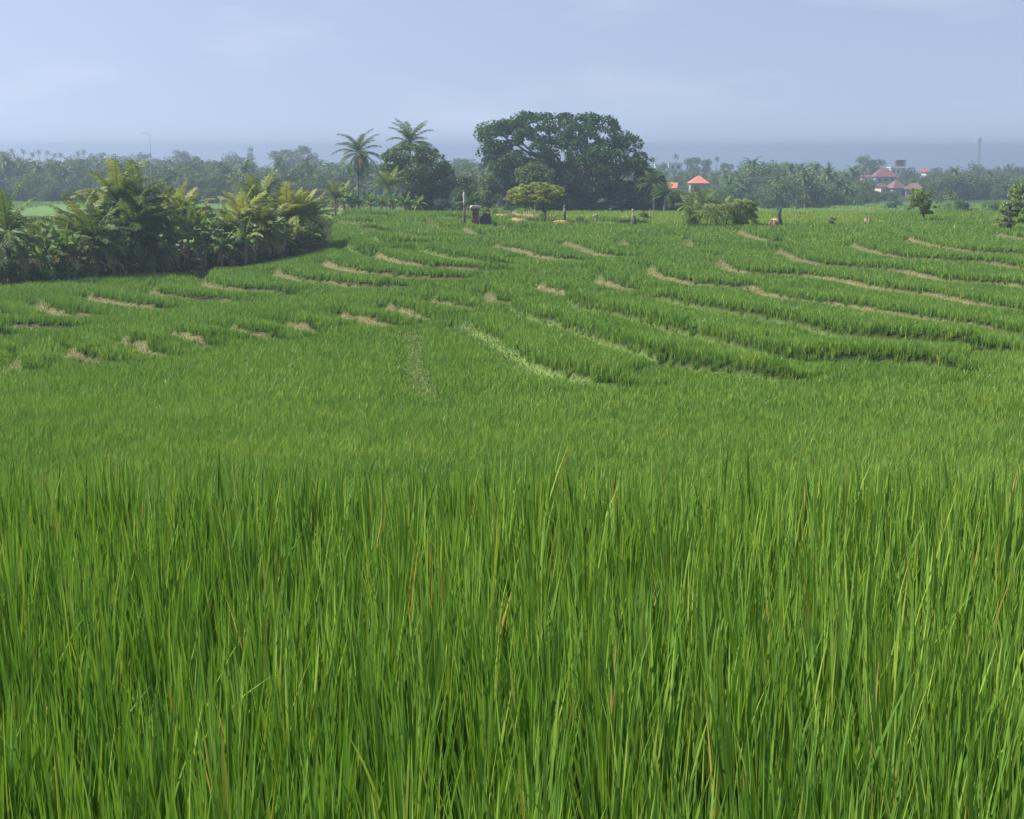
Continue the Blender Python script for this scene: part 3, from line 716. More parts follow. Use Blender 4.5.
o = poly_tree('flat_topped_tree', 704, [(503,200),(506,192),(518,184.5),(538,181),(558,183),(565,190),(566,199),(552,204),(528,203),(514,205)], 128, 4.2, .30, 190, 'leaf_olive', .45, .14, 110, 545, .13, limbs=16, flat=.55)
setl(o, 'small flat topped olive green tree standing in the field before the huge tree', 'tree')
for i, (poly, Y, m_, tn, tu, lab) in enumerate([
 ([(452,185),(458,176),(470,174),(478,184),(480,212),(452,212)], 196, 'leaf_mid', .25, 465, 'dark small tree right of the round leafy tree'),
 ([(478,182),(486,174),(496,178),(502,190),(500,212),(478,212)], 205, 'leaf_mid', .5, 489, 'thin grey green tree at the left foot of the huge tree'),
 ([(640,178),(648,166),(660,172),(668,186),(668,212),(642,212)], 200, 'leaf_mid', .35, 655, 'dark leafy tree at the right foot of the huge tree'),
 ([(668,196),(676,189),(690,192),(694,202),(692,212),(668,212)], 205, 'leaf_light', .5, 680, 'light green bushy tree right of the huge tree, below the red roofs')]):
    setl(poly_tree('leafy_tree', 710+i, poly, Y, 4, .8, 70, m_, tn, .3, 110, tu, .14), lab, 'tree')
for i, (u, vt, Y, L, tn, lab) in enumerate([(654,168,190,2.6,.35,'dark coconut palm at the right side of the huge tree'), (703,186,172,3.3,.45,'short coconut palm with spreading fronds behind the hedge'), (664,180,182,2.4,.4,'short dark palm below the small red roofs'), (690,193,178,2.4,.75,'short palm just left behind the hedge palm'), (722,196,185,2.6,.5,'short palm showing above the right half of the hedge')]):
    H = height_at(u, vt, Y); o = make_palm(660+i, max(.3, H-L*.75), L, 18, tn, 2, False, .5, .2, .15); setl(stand(o, u, Y), lab, 'palm tree', 'palms right of the huge tree')

# --- shrubs and small trees at the far edge of the terraces
hedge = [(690,201,1.2,'leaf_light',.3,'dark green shrub at the left end of the field hedge'), (699,201,1.3,'leaf_light',.5,'second shrub from the left of the field hedge'),
 (708,199,1.3,'leaf_light',.85,'pale shrub with whitish stems in the middle of the hedge'), (717,200,1.4,'leaf_light',.7,'shrub right of the pale one in the hedge'), (727,200,1.4,'leaf_light',.6,'shrub touching the tall bush of the hedge')]
for i, (u, vt, wd, m_, tn, lab) in enumerate(hedge):
    H = height_at(u, vt, 124); o = make_bush(520+i, 1.3*wd, H, m_, tn, .13, 110, 10, 'shrub'); setl(stand(o, u, 124+.5*(i % 2)), lab, 'shrub', 'shrubs of the low hedge in the field')
o = poly_tree('tall_bush', 720, [(728,206),(731,200),(740,197.5),(750,199),(757,206),(758,222),(742,225),(728,222)], 125, 2.2, .28, 100, 'leaf_light', .75, .12, 120, 741, .05, limbs=8)
setl(o, 'tallest rounded green bush at the right end of the field hedge', 'bush')
o = poly_tree('small_tree', 721, [(904,204),(908,194),(915,189),(925,187),(936,192),(940,202),(936,213),(924,215),(908,213)], 132, 2.4, .30, 60, 'leaf_light', .45, .16, 75, 924, .12, limbs=10)
setl(o, 'small leafy tree with reddish bare trunk standing at the far field edge', 'tree')
o = poly_tree('edge_shrub', 722, [(996,212),(1002,200),(1012,186),(1026,178),(1044,184),(1050,205),(1046,226),(1020,226),(1000,222)], 117, 2.4, .36, 70, 'leaf_light', .62, .20, 80, 1030, .05, limbs=10)
setl(o, 'light green large leaved shrub at the right edge of the photo', 'shrub')
for i, (u, vt, Y, w_, m_, tn, lab) in enumerate([
 (953,190,235,4.5,'leaf_mid',.8,'sparse hazy shrub tree in the far paddies beside the dark cone shaped bush'), (965,200,215,2.6,'leaf_dark',.6,'dark cone shaped bush in the far paddies'),
 (976,206,215,3.2,'leaf_light',.9,'pale dry bush right of the dark cone shaped one'), (994,201,225,3.2,'leaf_mid',.6,'small dull bush left of the scarecrow'),
 (894,199,300,4.0,'leaf_dark',.6,'lone brown green bush in the distant paddy'), (988,209,180,1.6,'leaf_light',.8,'low yellow green bush left of the scarecrow'),
 (998,213,122,1.3,'leaf_light',.75,'low light bush at the foot of the scarecrow'),
 (520,206,150,2.4,'leaf_dark',.5,'dark bush behind the flat topped tree, left one'), (530,206,152,2.2,'leaf_dark',.4,'dark bush behind the flat topped tree, right one'),
 (645,211,134,1.2,'leaf_light',.3,'small green bush right of the dark stump'), (541,210,132,1.4,'leaf_light',.6,'low light bush left of the flat topped tree trunk'),
 (486,205,133,1.0,'leaf_light',.6,'leafy weed growing behind the brick pillar'), (494,206,140,1.5,'leaf_light',.5,'light weed bush right of the brick pillar'),
 (581,215,126,1.3,'leaf_light',.3,'low green bush right of the flat topped tree'), (832,214,126,.8,'leaf_light',.9,'tuft of yellow green weeds standing in the far rice'),
 (848,190,330,8,'leaf_mid',.45,'hazy leafy tree at the edge of the far paddies, left one'), (864,192,325,7,'leaf_mid',.4,'hazy leafy tree at the edge of the far paddies, right one')]):
    H = max(.5, height_at(u, vt, Y)); o = make_bush(540+i, w_, H, m_, tn, .13 if Y < 160 else .34, 80, 10, 'bush'); setl(stand(o, u, Y), lab, 'bush')

# ================================================================== small things in the field
def sits(o, u, Y, v=218): x, y, _ = at(u, v, Y); o.location = (x, y, gz(x, y)); return o
# weathered brick pillar
Y = 122; root = empty('brick_pillar', (0, 0, 0)); mb = MB()
for i, (w_, z_, h_) in enumerate([(.62,.12,.34),(.50,.40,.24),(.56,.56,.10),(.42,.78,.36),(.50,1.0,.09),(.38,1.16,.26)]): mb.box((.02*math.sin(i*3), 0, z_), (w_, w_, h_), rz=.08*math.sin(i*2.2))
link('shaft', mb.mesh('pillar_shaft'), M['red_brick'], root)
mb = MB(); mb.box((0, 0, 1.35), (.72, .62, .10), rz=.1); mb.box((-.05, 0, 1.44), (.5, .5, .09), rz=.3); link('cap', mb.mesh('pillar_cap'), M['pale'], root)
root.scale = (1.3, 1.3, 1.4); setl(sits(root, 475.5, Y), 'weathered reddish brown brick pillar with a pale flat cap', 'pillar')
root = empty('stone_block', (0, 0, 0)); mb = MB(); mb.box((0, 0, .38), (.74, .6, .82), rz=.15); blob(mb, (0, 0, .76), (.34, .28, .2), 9, 6, .2, seed=2); link('body', mb.mesh('block_body'), M['dark_stump'], root)
mb = MB(); lump_cloud(mb, [(0, 0, .9), (.12, 0, 1.0)], [.25, .2], 90, .16, .5); link('weeds', mb.mesh('block_weeds'), M['leaf_light'], root)
root.scale = (1.25, 1.2, 1.35); setl(sits(root, 485.5, Y+.3), 'dark squat block with weeds on top, right beside the brick pillar', 'block')
def post(name, u, vt, vb, Y, r, mat, label, cat='post', arm=None, lean=0):
    root = empty(name, (0, 0, 0)); x, y, zt_ = at(u, vt, Y); H = zt_-gz(x, y); mb = MB()
    mb.tube([(0, 0, -.2), (lean*.4, 0, H*.5), (lean, 0, H)], [r*1.15, r, r*.8], 7); mb.tube([(lean, 0, H), (lean, 0, H+r*1.2)], [r*1.15, r*.5], 7)
    link('pole', mb.mesh(name+'_pole', True), M[mat], root)
    if arm: mb = MB(); arm(mb, H); link(arm.__doc__, mb.mesh(name+'_'+arm.__doc__, True), M['pale'], root)
    return setl(sits(root, u, Y), label, cat)
def sack(mb, H):
    "cloth"
    mb.tube([(0, 0, H*.55), (.03, 0, H*.72), (-.02, 0, H*.9), (0, 0, H*1.02)], [.10, .14, .12, .04], 8)
post('field_post', 464.5, 191, 220, 124, .09, 'bark', 'tall grey post with pale cloth at its top, left of the brick pillar', arm=sack)
post('field_post', 564.5, 207, 220, 126, .13, 'bark', 'thick grey post right of the flat topped tree')
post('field_stick', 650, 209, 221, 125, .04, 'wood', 'thin pale stick standing right of the dark stump', 'stick')
post('field_stick', 683, 212, 221, 124, .035, 'wood', 'thin stick at the left end of the hedge', 'stick')
post('field_stick', 796, 213, 220, 126, .03, 'wood', 'very thin stick in the rice right of the dark broken tree stump', 'stick')
def flag(mb, H):
    "flag"
    mb.box((.14, 0, H-.14), (.26, .02, .2), rz=.2); mb.box((-.1, 0, H-.2), (.18, .02, .16), rz=-.3)
post('marker_stick', 595, 213.5, 219, 128, .03, 'wood', 'short stick with two small pale yellow flags in the far rice', 'stick', arm=flag)
# dark stumps
def stump(name, u, vt, Y, r, label, knobs=2, shape=None):
    root = empty(name, (0, 0, 0)); x, y, zt_ = at(u, vt, Y); H = zt_-gz(x, y); mb = MB()
    mb.tube([(0, 0, -.2), (.03, 0, H*.35), (-.02, 0, H*.65), (.02, 0, H*.86)], [r*1.5, r*1.05, r*.95, r*1.1], 10); link('trunk', mb.mesh(name+'_trunk', True), M['dark_stump'], root)
    mb = MB()
    for k in range(knobs):
        s = -1 if k % 2 == 0 else 1; mb.tube([(0, 0, H*.78), (s*r*.8, 0, H*.88), (s*r*1.0, .02, H*(1.0-.05*k))], [r*.75, r*.6, r*.45], 8)
    link('broken_branches', mb.mesh(name+'_branches', True), M['dark_stump'], root)
    mb = MB(); mb.tube([(r*1.2, -.1, -.1), (r*1.3, -.1, H*.3), (r*1.1, -.1, H*.42)], [r*.6, r*.55, r*.3], 7); link('side_shoot', mb.mesh(name+'_shoot', True), M['bark_dark'], root)
    return setl(sits(root, u, Y), label, 'tree stump')
stump('tree_stump', 779, 206.5, 124, .16, 'tall dark broken tree stump with two knobs on top in the far rice')
root = empty('dark_boulder', (0, 0, 0)); mb = MB(); blob(mb, (0, 0, .42), (.24, .22, .50), 12, 9, .13, seed=5); link('body', mb.mesh('boulder', True), M['dark_stump'], root)
mb = MB(); mb.tube([(-.18, 0, 0), (-.16, 0, .7), (-.12, 0, 1.45)], [.05, .05, .035], 6); blob(mb, (-.13, 0, 1.48), (.09, .09, .12), 8, 6, .1, seed=3); link('stake', mb.mesh('stake', True), M['pale'], root)
setl(sits(root, 634, 125), 'dark rounded stump with pale stake beside a patch of orange soil', 'stump')
for i, (u, v_, Y, lab) in enumerate([(773, 216, 124, 'dry yellow straw heap at the foot of the dark broken stump'), (868, 214, 128, 'tiny heap of pinkish dry straw in the far rice')]):
    mb = MB(); blob(mb, (0, 0, .22), (.34, .3, .38), 16, 11, .3, .6, seed=i+4); o = link('straw_heap', mb.mesh('straw_heap'), M['dry']); setl(sits(o, u, Y), lab, 'straw heap')
# bare reddish trunk of the small tree stands in the field beside it
# scarecrow
Y = 119; root = empty('scarecrow', (0, 0, 0)); mb = MB(); mb.tube([(0, 0, -.2), (0, 0, 1.75)], .04, 6); mb.tube([(-.75, 0, 1.32), (.75, 0, 1.36)], .03, 6); link('cross_pole', mb.mesh('scarecrow_pole', True), M['wood'], root)
mb = MB(); mb.tube([(0, 0, .25), (0, 0, .55), (.02, 0, .85)], [.20, .27, .16], 10); mb.tube([(0, 0, 1.02), (0, 0, 1.2), (0, 0, 1.42)], [.22, .34, .18], 10)
V = []; 
for s in (-1, 1):
    mb.add([(0, -.03, 1.42), (s*.78, -.03, 1.42), (s*.72, -.02, 1.26), (s*.3, -.05, 1.12), (0, -.05, 1.1)], [(0, 1, 2, 3)] if s < 0 else [(3, 2, 1, 0)], [(0, 3, 4)] if s < 0 else [(4, 3, 0)])
    mb.add([(0, .05, 1.42), (s*.78, .05, 1.42), (s*.72, .05, 1.26), (s*.3, .07, 1.12), (0, .07, 1.1)], [(0, 1, 2, 3)], [(0, 3, 4)])
link('coat', mb.mesh('scarecrow_coat', True), M['dark_cloth'], root)
mb = MB(); blob(mb, (0, 0, 1.58), (.13, .13, .16), 9, 7, .04); link('head', mb.mesh('scarecrow_head', True), M['dark_cloth'], root)
mb = MB(); mb.tube([(0, 0, 1.60), (0, 0, 1.68), (0, 0, 1.86)], [.30, .16, .02], 12); link('hat', mb.mesh('scarecrow_hat', True), M['dark_cloth'], root)
root.scale = (1.15, 1.15, 1.3); setl(sits(root, 1009.5, Y), 'dark scarecrow with spread arms and pointed hat beside the shrub at the right edge', 'scarecrow')

# ================================================================== buildings among the trees
def hip(mb, w, d, z, h, ov=.5, ridge=.25):
    a, b = w/2+ov, d/2+ov; r = w*ridge/2
    V = [(-a,-b,z),(a,-b,z),(a,b,z),(-a,b,z),(-r,0,z+h),(r,0,z+h)]
    mb.add(V, [(0,1,5,4),(2,3,4,5),(3,2,1,0)], [(1,2,5),(3,0,4)])
def gable(mb, w, d, z, h, ov=.4):
    a, b = w/2+ov, d/2+ov; V = [(-a,-b,z),(a,-b,z),(a,b,z),(-a,b,z),(-a,0,z+h),(a,0,z+h)]
    mb.add(V, [(0,1,5,4),(2,3,4,5),(3,2,1,0)], [(1,2,5),(3,0,4)])
HOUSES = []
def house(name, u, vroof, veave, Y, w, d, wall, roof, label, kind='hip', rz=0., windows=3, ridge=.1):
    x, y, ze = at(u, veave, Y); _, _, zr = at(u, vroof, Y); zb_ = base_z(x, y); root = empty(name, (x, y, zb_), rz); hw = ze-zb_; hr = zr-ze
    mb = MB(); mb.box((0, 0, (hw-1)/2), (w, d, hw+1)); link('wall', mb.mesh('house_wall'), M[wall], root)
    mb = MB()
    if kind == 'flat': mb.box((0, 0, hw+.15), (w+.6, d+.6, .3)); mb.box((0, -d/2, hw+.5), (w+.5, .2, .5))
    elif kind == 'gable': gable(mb, w, d, hw+.02, hr)
    else: hip(mb, w, d, hw+.02, hr, ridge=ridge)
    link('roof', mb.mesh('house_roof'), M[roof], root)
    for k in range(windows):
        mb = MB(); mb.box(((k-(windows-1)/2)*w/(windows+.3), -d/2-.02, hw-1.5), (w/(windows*2.6), .1, 1.3)); link('window', mb.mesh('house_window'), M['window'], root)
    tag(root, label, 'house'); HOUSES.append((u, w/2*1405/Y, veave, Y)); return root
house('house', 698.5, 175.5, 183, 430, 5.2, 5, 'grey_wall', 'orange_tile', 'small house with bright orange pyramid roof right of the huge tree', ridge=.08)
house('house', 661, 183.5, 189, 420, 3.2, 3.2, 'grey_wall', 'orange_tile', 'small orange roof half hidden at the right side of the huge tree, left one', rz=.3, windows=1)
house('house', 671, 182.5, 188, 440, 3.4, 3, 'cream_wall', 'orange_tile', 'small orange roof half hidden right of the huge tree, right one', rz=-.2, windows=1, kind='gable')
house('house', 675, 161.8, 163.6, 640, 6.0, 5, 'white_wall', 'white_wall', 'white house among the hazy trees right of the huge tree', 'flat', windows=2)
house('house', 659, 163.5, 165.2, 650, 3.6, 4, 'white_wall', 'white_wall', 'small white house just behind the right shoulder of the huge tree', 'flat', windows=1)
house('house', 884, 168, 176.5, 560, 8.2, 7, 'grey_wall', 'maroon_tile', 'house with large maroon roof and blue side wall in the hazy village', ridge=.3)
house('house', 867, 174.5, 177, 520, 3.8, 4, 'cream_wall', 'maroon_tile', 'cream house with small red roof left of the maroon roofed house', windows=2)
house('house', 880.5, 183.5, 187, 470, 2.2, 3, 'cream_wall', 'brown_tile', 'little cream house with brownish roof below the maroon roofed house', 'gable', rz=.5, windows=1)
house('house', 896, 180, 188, 470, 5.0, 5, 'grey_wall', 'brown_tile', 'brown hip roofed house in the village, left one of two', rz=.3, windows=2)
house('house', 914, 183, 189, 465, 5.4, 5, 'grey_wall', 'brown_tile', 'brown hip roofed house in the village, right one of two', rz=-.25, windows=2, ridge=.4)
r_ = house('white_building', 896.5, 167, 168, 620, 6.4, 6, 'white_wall', 'white_wall', 'white flat roofed building with a dark open room on its roof', 'flat', windows=3)
_, _, z1 = at(900, 160.5, 620); hz_ = z1-r_.location.z; hb = at(900, 168, 620)[2]-r_.location.z
mb = MB()
for sx in (-1, 0, 1):
    for sy in (-1, 1): mb.box((1.6+sx*1.6, sy*1.4, (hb+.3+hz_)/2), (.45, .4, hz_-hb-.3))
mb.box((1.6, 0, hz_+.12), (4.0, 3.6, .3)); mb.box((1.6, 1.3, (hb+.3+hz_)/2), (3.0, .1, hz_-hb-.4)); mb.box((1.6, -1.42, hb+.75), (3.4, .1, .8))
link('rooftop_room', mb.mesh('rooftop_room'), M['brown_tile'], r_)
house('house', 924.5, 168.5, 172, 600, 2.4, 3, 'white_wall', 'orange_tile', 'small white house with pinkish red gable right of the white flat roofed building', 'gable', rz=.8, windows=1)

bw = MB(); bw.box((-4.2, -4.3, 3.0), (2.0, .6, 5.5)); 
link('side_wall', bw.mesh('side_wall'), M['blue_wall'], [o for o in COL.objects if o.get('label', '').startswith('house with large maroon')][0])
# mast and lamp pole
Y = 850; x, y, zt_ = at(980, 138, Y); zb_ = base_z(x, y); H = zt_-zb_; root = empty('radio_mast', (x, y, zb_)); mb = MB()
for k in range(3):
    a = k*2.094; mb.tube([(1.1*math.cos(a), 1.1*math.sin(a), -1), (.55*math.cos(a), .55*math.sin(a), H)], [.16, .12], 5)
    b_ = a+2.094
    for j in range(16):
        f0, f1 = j/16, (j+1)/16; r0 = 1.1-.55*f0; r1 = 1.1-.55*f1
        mb.tube([(r0*math.cos(a), r0*math.sin(a), H*f0), (r1*math.cos(b_), r1*math.sin(b_), H*f1)], .06, 4); mb.tube([(r1*math.cos(a), r1*math.sin(a), H*f1), (r1*math.cos(b_), r1*math.sin(b_), H*f1)], .05, 4)
link('lattice', mb.mesh('mast_lattice'), M['metal'], root)
mb = MB()
for k in range(3): a = k*2.094+.5; mb.box((.8*math.cos(a), .8*math.sin(a), H-1.2), (.35, .25, 2.0), rz=a)
link('antennas', mb.mesh('mast_antennas'), M['grey_wall'], root); mb = MB(); mb.tube([(0, 0, H-1), (0, 0, H+2.2)], [.07, .03], 5); link('rod', mb.mesh('mast_rod'), M['metal'], root)
tag(root, 'thin lattice radio mast rising above the trees before the sea on the right', 'mast')
Y = 300; x, y, zt_ = at(149.3, 133, Y); zb_ = base_z(x, y); H = zt_-zb_; root = empty('street_lamp', (x, y, zb_)); mb = MB(); mb.tube([(0, 0, -.5), (0, 0, H)], [.13, .075], 7); link('pole', mb.mesh('lamp_pole', True), M['metal'], root)
mb = MB(); mb.tube([(0, 0, H-.05), (-.6, 0, H), (-1.2, 0, H-.02)], [.06, .05, .04], 6); link('arm', mb.mesh('lamp_arm', True), M['metal'], root)
mb = MB(); blob(mb, (-1.45, 0, H-.04), (.36, .12, .07), 8, 6, .02); link('lamp_head', mb.mesh('lamp_head', True), M['grey_wall'], root)
tag(root, 'tall thin street lamp with one arm above the trees on the left', 'street lamp')

# ================================================================== hazy woods
def far_crown(seed, w, h, kind):
    q = np.random.default_rng(seed); root = empty({'broad': 'broad_tree', 'palm': 'coconut_palm', 'tall': 'slender_tree'}[kind], (0, 0, 0)); mb = MB(); tb = MB()
    if kind == 'palm':
        top = np.array([q.normal(0, .4), 0, h-w*.28]); tb.tube([(0, 0, -1), (top[0]*.3, 0, h*.5), top], [.28, .2, .16], 5)
        for i in range(17):
            f = i/16; az = i*2.4; e = 1.35-1.75*f; L = w*.52; n = 4; P = [top]
            for k in range(n): e -= .32; P.append(P[-1]+L/n*np.array([math.cos(az)*math.cos(e), math.sin(az)*math.cos(e), math.sin(e)]))
            P = np.array(P); s = np.array([-math.sin(az), math.cos(az), 0]); V = []; Q = []
            for sg in (-1, 1):
                for k in range(n):
                    a0, a1 = [.35, .62, .6, .45, .1][k], [.35, .62, .6, .45, .1][k+1]; b = len(V)
                    V += [P[k], P[k+1], P[k+1]+s*sg*a1*w/7-[0, 0, .35*a1], P[k]+s*sg*a0*w/7*.6-[0, 0, .35*a0]]; Q.append((b, b+1, b+2, b+3))
            mb.add(V, Q, None, .45+q.normal(0, .15))
    else:
        nl = 26 if kind == 'broad' else 14
        a = q.uniform(0, 6.28, nl); rr_ = np.sqrt(q.random(nl))*w*.36; zz = q.uniform(.35, .86, nl)*h
        zz = np.minimum(zz, h*(.95-.35*(rr_/(w*.5))**2)-.1*h)
        zz = np.where(np.arange(nl) < 9, q.uniform(.14, .4, nl)*h, zz)
        if kind == 'tall': zz = q.uniform(.25, .92, nl)*h; rr_ = rr_*np.clip(1.25-zz/h, .1, 1)
        C = np.stack([rr_*np.cos(a), rr_*np.sin(a), zz], 1); Rr = q.uniform(.14, .24, nl)*w
        lump_cloud(mb, C, Rr, 75, w*.07, .5+q.normal(0, .08), .2, q, .8, -.4)
        tb.tube([(0, 0, -1), (0, 0, h*.35), (.1, 0, h*.6)], [.045*w, .03*w, .02*w], 5)
    return root, tb.mesh('far_trunk'), mb.mesh('far_crown')
wood_col = bpy.data.collections.new('wood_kinds')      # source shapes of the far wood, not linked to the scene
kinds = []
def kind_obj(seed, w, h, kind):
    root, tm, cm = far_crown(seed, w, h, kind); bpy.data.objects.remove(root)
    tm.materials.append(M['bark']); cm.materials.append(M['far_leaf'])
    return tm, cm
SRC = [(1, 9, 9, 'broad'), (2, 8, 10, 'broad'), (3, 10, 9, 'broad'), (4, 7, 8, 'broad'), (5, 9, 11, 'broad'), (6, 5, 10, 'tall'), (7, 7, 11, 'palm'), (8, 7, 9, 'palm'), (9, 7, 12, 'palm')]
SM = [kind_obj(*s) for s in SRC]
for i, (tm, cm) in enumerate(SM):
    # one joined mesh per kind for the mass of the wood
    vs = []; qs = []; ts = []; A = []; k = 0
    import bmesh
    bm = bmesh.new(); bm.from_mesh(cm); n0 = len(bm.faces); bm.from_mesh(tm); bm.faces.ensure_lookup_table()
    for f_i in range(len(bm.faces)): bm.faces[f_i].material_index = 0 if f_i < n0 else 1
    me = bpy.data.meshes.new('wood_kind'); bm.to_mesh(me); bm.free(); me.materials.append(M['far_leaf']); me.materials.append(M['bark']); o = bpy.data.objects.new('wood_kind_%d' % i, me); wood_col.objects.link(o)
GWL = 'trees along the hazy skyline'
def thing_tree(u, vt, wpx, Y, kind, label, group=None, si=None):
    i = si if si is not None else {'broad': int(rng.integers(0, 5)), 'tall': 5, 'palm': 6+int(rng.integers(0, 3))}[kind]
    seed, w, h, _ = SRC[i]; x, y, zt_ = at(u, vt, Y); zb_ = base_z(x, y); H = zt_-zb_; W = wpx*Y/1405
    root = empty({'broad': 'broad_tree', 'palm': 'coconut_palm', 'tall': 'slender_tree'}[kind], (x, y, zb_), rng.uniform(0, 6.28))
    tm, cm = SM[i]
    c = link('crown', cm, None, root); t_ = link('trunk', tm, None, root)
    if kind == 'palm' or H > 1.5*h:
        s = W/w; c.scale = (s, s, s if kind == 'palm' else max(s, H/h*.6)); c.location = (0, 0, H-h*c.scale[2]); t_.scale = (s, s, H/h)
    else: c.scale = t_.scale = (W/w, W/w, H/h)
    tag(root, label, 'palm tree' if kind == 'palm' else 'tree', group); return root
LS = 'small hazy coconut palm in the row on the far left skyline'
for u, v in ((12,148),(23,148.5),(32,151),(39,149),(47,150),(55,152),(60,152),(78,150),(84,149)): thing_tree(u, v, 9, 850, 'palm', LS, 'coconut palms in a row on the far left skyline')
sky_broad = [
 (-2,149,26,700,'broad','hazy broad tree at the left edge of the skyline'), (97,149,24,760,'broad','hazy rounded tree on the skyline just right of the far left palm row'),
 (112,153,18,740,'broad','low hazy tree behind the tallest palm of the clump'), (130,152,18,720,'broad','hazy tree on the skyline left of the street lamp'), (143,151,18,730,'broad','hazy spreading tree on the skyline right behind the street lamp'),
 (158,156,22,700,'broad','low hazy tree right of the street lamp'), (180,146.5,24,640,'broad','tall dome shaped hazy tree on the left skyline'), (193,154,18,660,'broad','hazy tree attached to the right side of the dome shaped one'),
 (200,160,16,600,'tall','slender hazy tree below the dome shaped tree'), (231,150,28,680,'broad','wide hazy tree left of the spiky one on the skyline'), (250,146,13,660,'tall','spiky hazy tree on the skyline above the yellow green palms'),
 (282,147,26,620,'broad','left dome of the big hazy tree group above the palm clump end'), (299,142.5,30,620,'broad','highest hazy tree of the left skyline, left of the lone tall palm'), (313,151,18,620,'broad','hazy tree on the right flank of the highest one'),
 (335,160,26,640,'broad','low hazy tree just left of the lone tall coconut palm'), (462,156,22,560,'broad','hazy rounded tree in the gap left of the huge tree'), (472,161,22,600,'broad','low hazy tree in the gap left of the huge tree'),
 (667,159,18,640,'broad','hazy tree left of the white house on the right'), (693,155,18,620,'broad','pointed hazy tree above the orange pyramid roof'), (706,157,12,620,'broad','small hazy tree right above the orange pyramid roof'),
 (727,161,14,600,'broad','hazy tree between two skyline palms right of the orange roof'), (746,158.5,24,620,'broad','flat topped hazy tree on the skyline right of the orange roof'), (783,160.5,18,600,'broad','dark hazy tree in the middle of the right skyline'),
 (811,160.5,26,600,'broad','broad hazy tree left of the village hill tree'), (865,153,18,640,'broad','tall hazy tree, left one of the pair beside the village'), (876,157,20,640,'broad','tall hazy tree, right one of the pair beside the village'),
 (911,164,24,580,'broad','reddish hazy tree right of the white flat roofed building'), (938,164,22,600,'broad','hazy tree right of the pinkish gable'), (952,165,16,600,'broad','hazy tree between the pinkish gable and the mast'),
 (975,160,22,590,'broad','hazy tree standing at the foot of the mast'), (994,165,20,620,'broad','low hazy tree right of the mast'), (1015,162.5,30,560,'broad','wide hazy tree at the right end of the skyline'),(1042,160,30,560,'broad','hazy tree cut by the right edge of the skyline')]
for a_ in sky_broad: thing_tree(*a_)
for a_ in [(653,156,10,600,'palm','hazy palm at the right shoulder of the huge tree'), (676,153.5,9,620,'palm','hazy palm above the white house'), (717,156,9,620,'palm','hazy palm on the skyline right of the orange roof'),
  (763,161,11,560,'palm','hazy palm between the flat topped and the dark skyline tree'), (829,161.5,10,560,'palm','hazy palm on the skyline left of the village'), (776,166,10,540,'palm','low hazy palm left of the dark skyline tree'), (740,166,10,540,'palm','low hazy palm below the flat topped skyline tree')]: thing_tree(*a_)
# the mass of the wood: points carrying one tree each
def wood_points():
    xs, ys = [], []; Yc = 300.
    while Yc < 1500:
        st_ = 5.2+Yc*.0045; n_ = int(.86*Yc/st_); x = (rng.random(n_)-.5)*.86*Yc*1.02; xs.append(x); ys.append(Yc+rng.uniform(-.5, .5, n_)*st_); Yc += st_*.85
    X = np.concatenate(xs); Y = np.concatenate(ys)
    n1 = len(X); fx = rng.uniform(-.43, .43, 2600); fy = rng.uniform(285, 520, 2600); X = np.concatenate([X, fx*fy]); Y = np.concatenate([Y, fy]); a = X/Y; u = 512+a*1410
    y0 = np.interp(u, [-100, 0, 60, 330, 480, 640, 700, 820, 860, 900, 1100], [315, 316, 320, 310, 310, 280, 290, 300, 340, 400, 410])
    k = Y > y0+12*noise2(X, Y, 60, 31); X, Y, u = X[k], Y[k], u[k]; low_ = (np.arange(n1+2600) >= n1)[k]
    right = smooth(u, 560, 680)
    pk = rng.random(len(X)) < (.09+.50*right*(1-smooth(u, 850, 900)))
    idx = np.where(pk, rng.integers(6, 9, len(X)), rng.integers(0, 6, len(X)))
    z = base_ground(X, Y)-.3; s = (rng.uniform(.6, 1.1, len(X))+.25*noise2(X, Y, 150, 77)+.15*noise2(X, Y, 45, 78))*(1-.12*right)*np.where(pk, .95, 1)
    idx = np.where(low_, rng.integers(0, 5, len(X)), idx); s = np.where(low_, rng.uniform(.3, .55, len(X)), s)
    hts = np.array([q[2] for q in SRC])[idx]*s
    # no tree stands in front of the houses
    kk = np.ones(len(X), bool)
    vtop = 147.5+(-(z+hts)/Y)*1405*1.02
    for hu, hw, hv, hY in HOUSES:
        kk &= ~((np.abs(u-hu) < hw+(6800 if hu in (698.5, 661, 671) else 3400)/Y) & (Y < hY+4) & (vtop < hv+.4))
    return X[kk], Y[kk], z[kk], s[kk], idx[kk]
X, Y, Z, S, I = wood_points()
me = bpy.data.meshes.new('wood'); me.vertices.add(len(X)); me.vertices.foreach_set('co', np.stack([X, Y, Z], 1).astype(np.float32).ravel())
for nm, ty, key, val in (('scl', 'FLOAT', 'value', S), ('idx', 'INT', 'value', I.astype(np.int32)), ('rot', 'FLOAT', 'value', rng.uniform(0, 6.28, len(X)))):
    a_ = me.attributes.new(nm, ty, 'POINT'); a_.data.foreach_set(key, val.astype(np.int32 if ty == 'INT' else np.float32))
wood_o = link('distant_wood', me); tag(wood_o, 'hazy green wood of broad trees and coconut palms stretching to the coast', 'wood', kind='stuff')
ng = bpy.data.node_groups.new('grow_wood', 'GeometryNodeTree'); ng.interface.new_socket('Geometry', in_out='INPUT', socket_type='NodeSocketGeometry'); ng.interface.new_socket('Geometry', in_out='OUTPUT', socket_type='NodeSocketGeometry')
N = ng.nodes; L_ = ng.links; gi = N.new('NodeGroupInput'); go = N.new('NodeGroupOutput'); ip = N.new('GeometryNodeInstanceOnPoints'); ci = N.new('GeometryNodeCollectionInfo')
ci.inputs['Collection'].default_value = wood_col; ci.inputs['Separate Children'].default_value = True; ci.inputs['Reset Children'].default_value = True
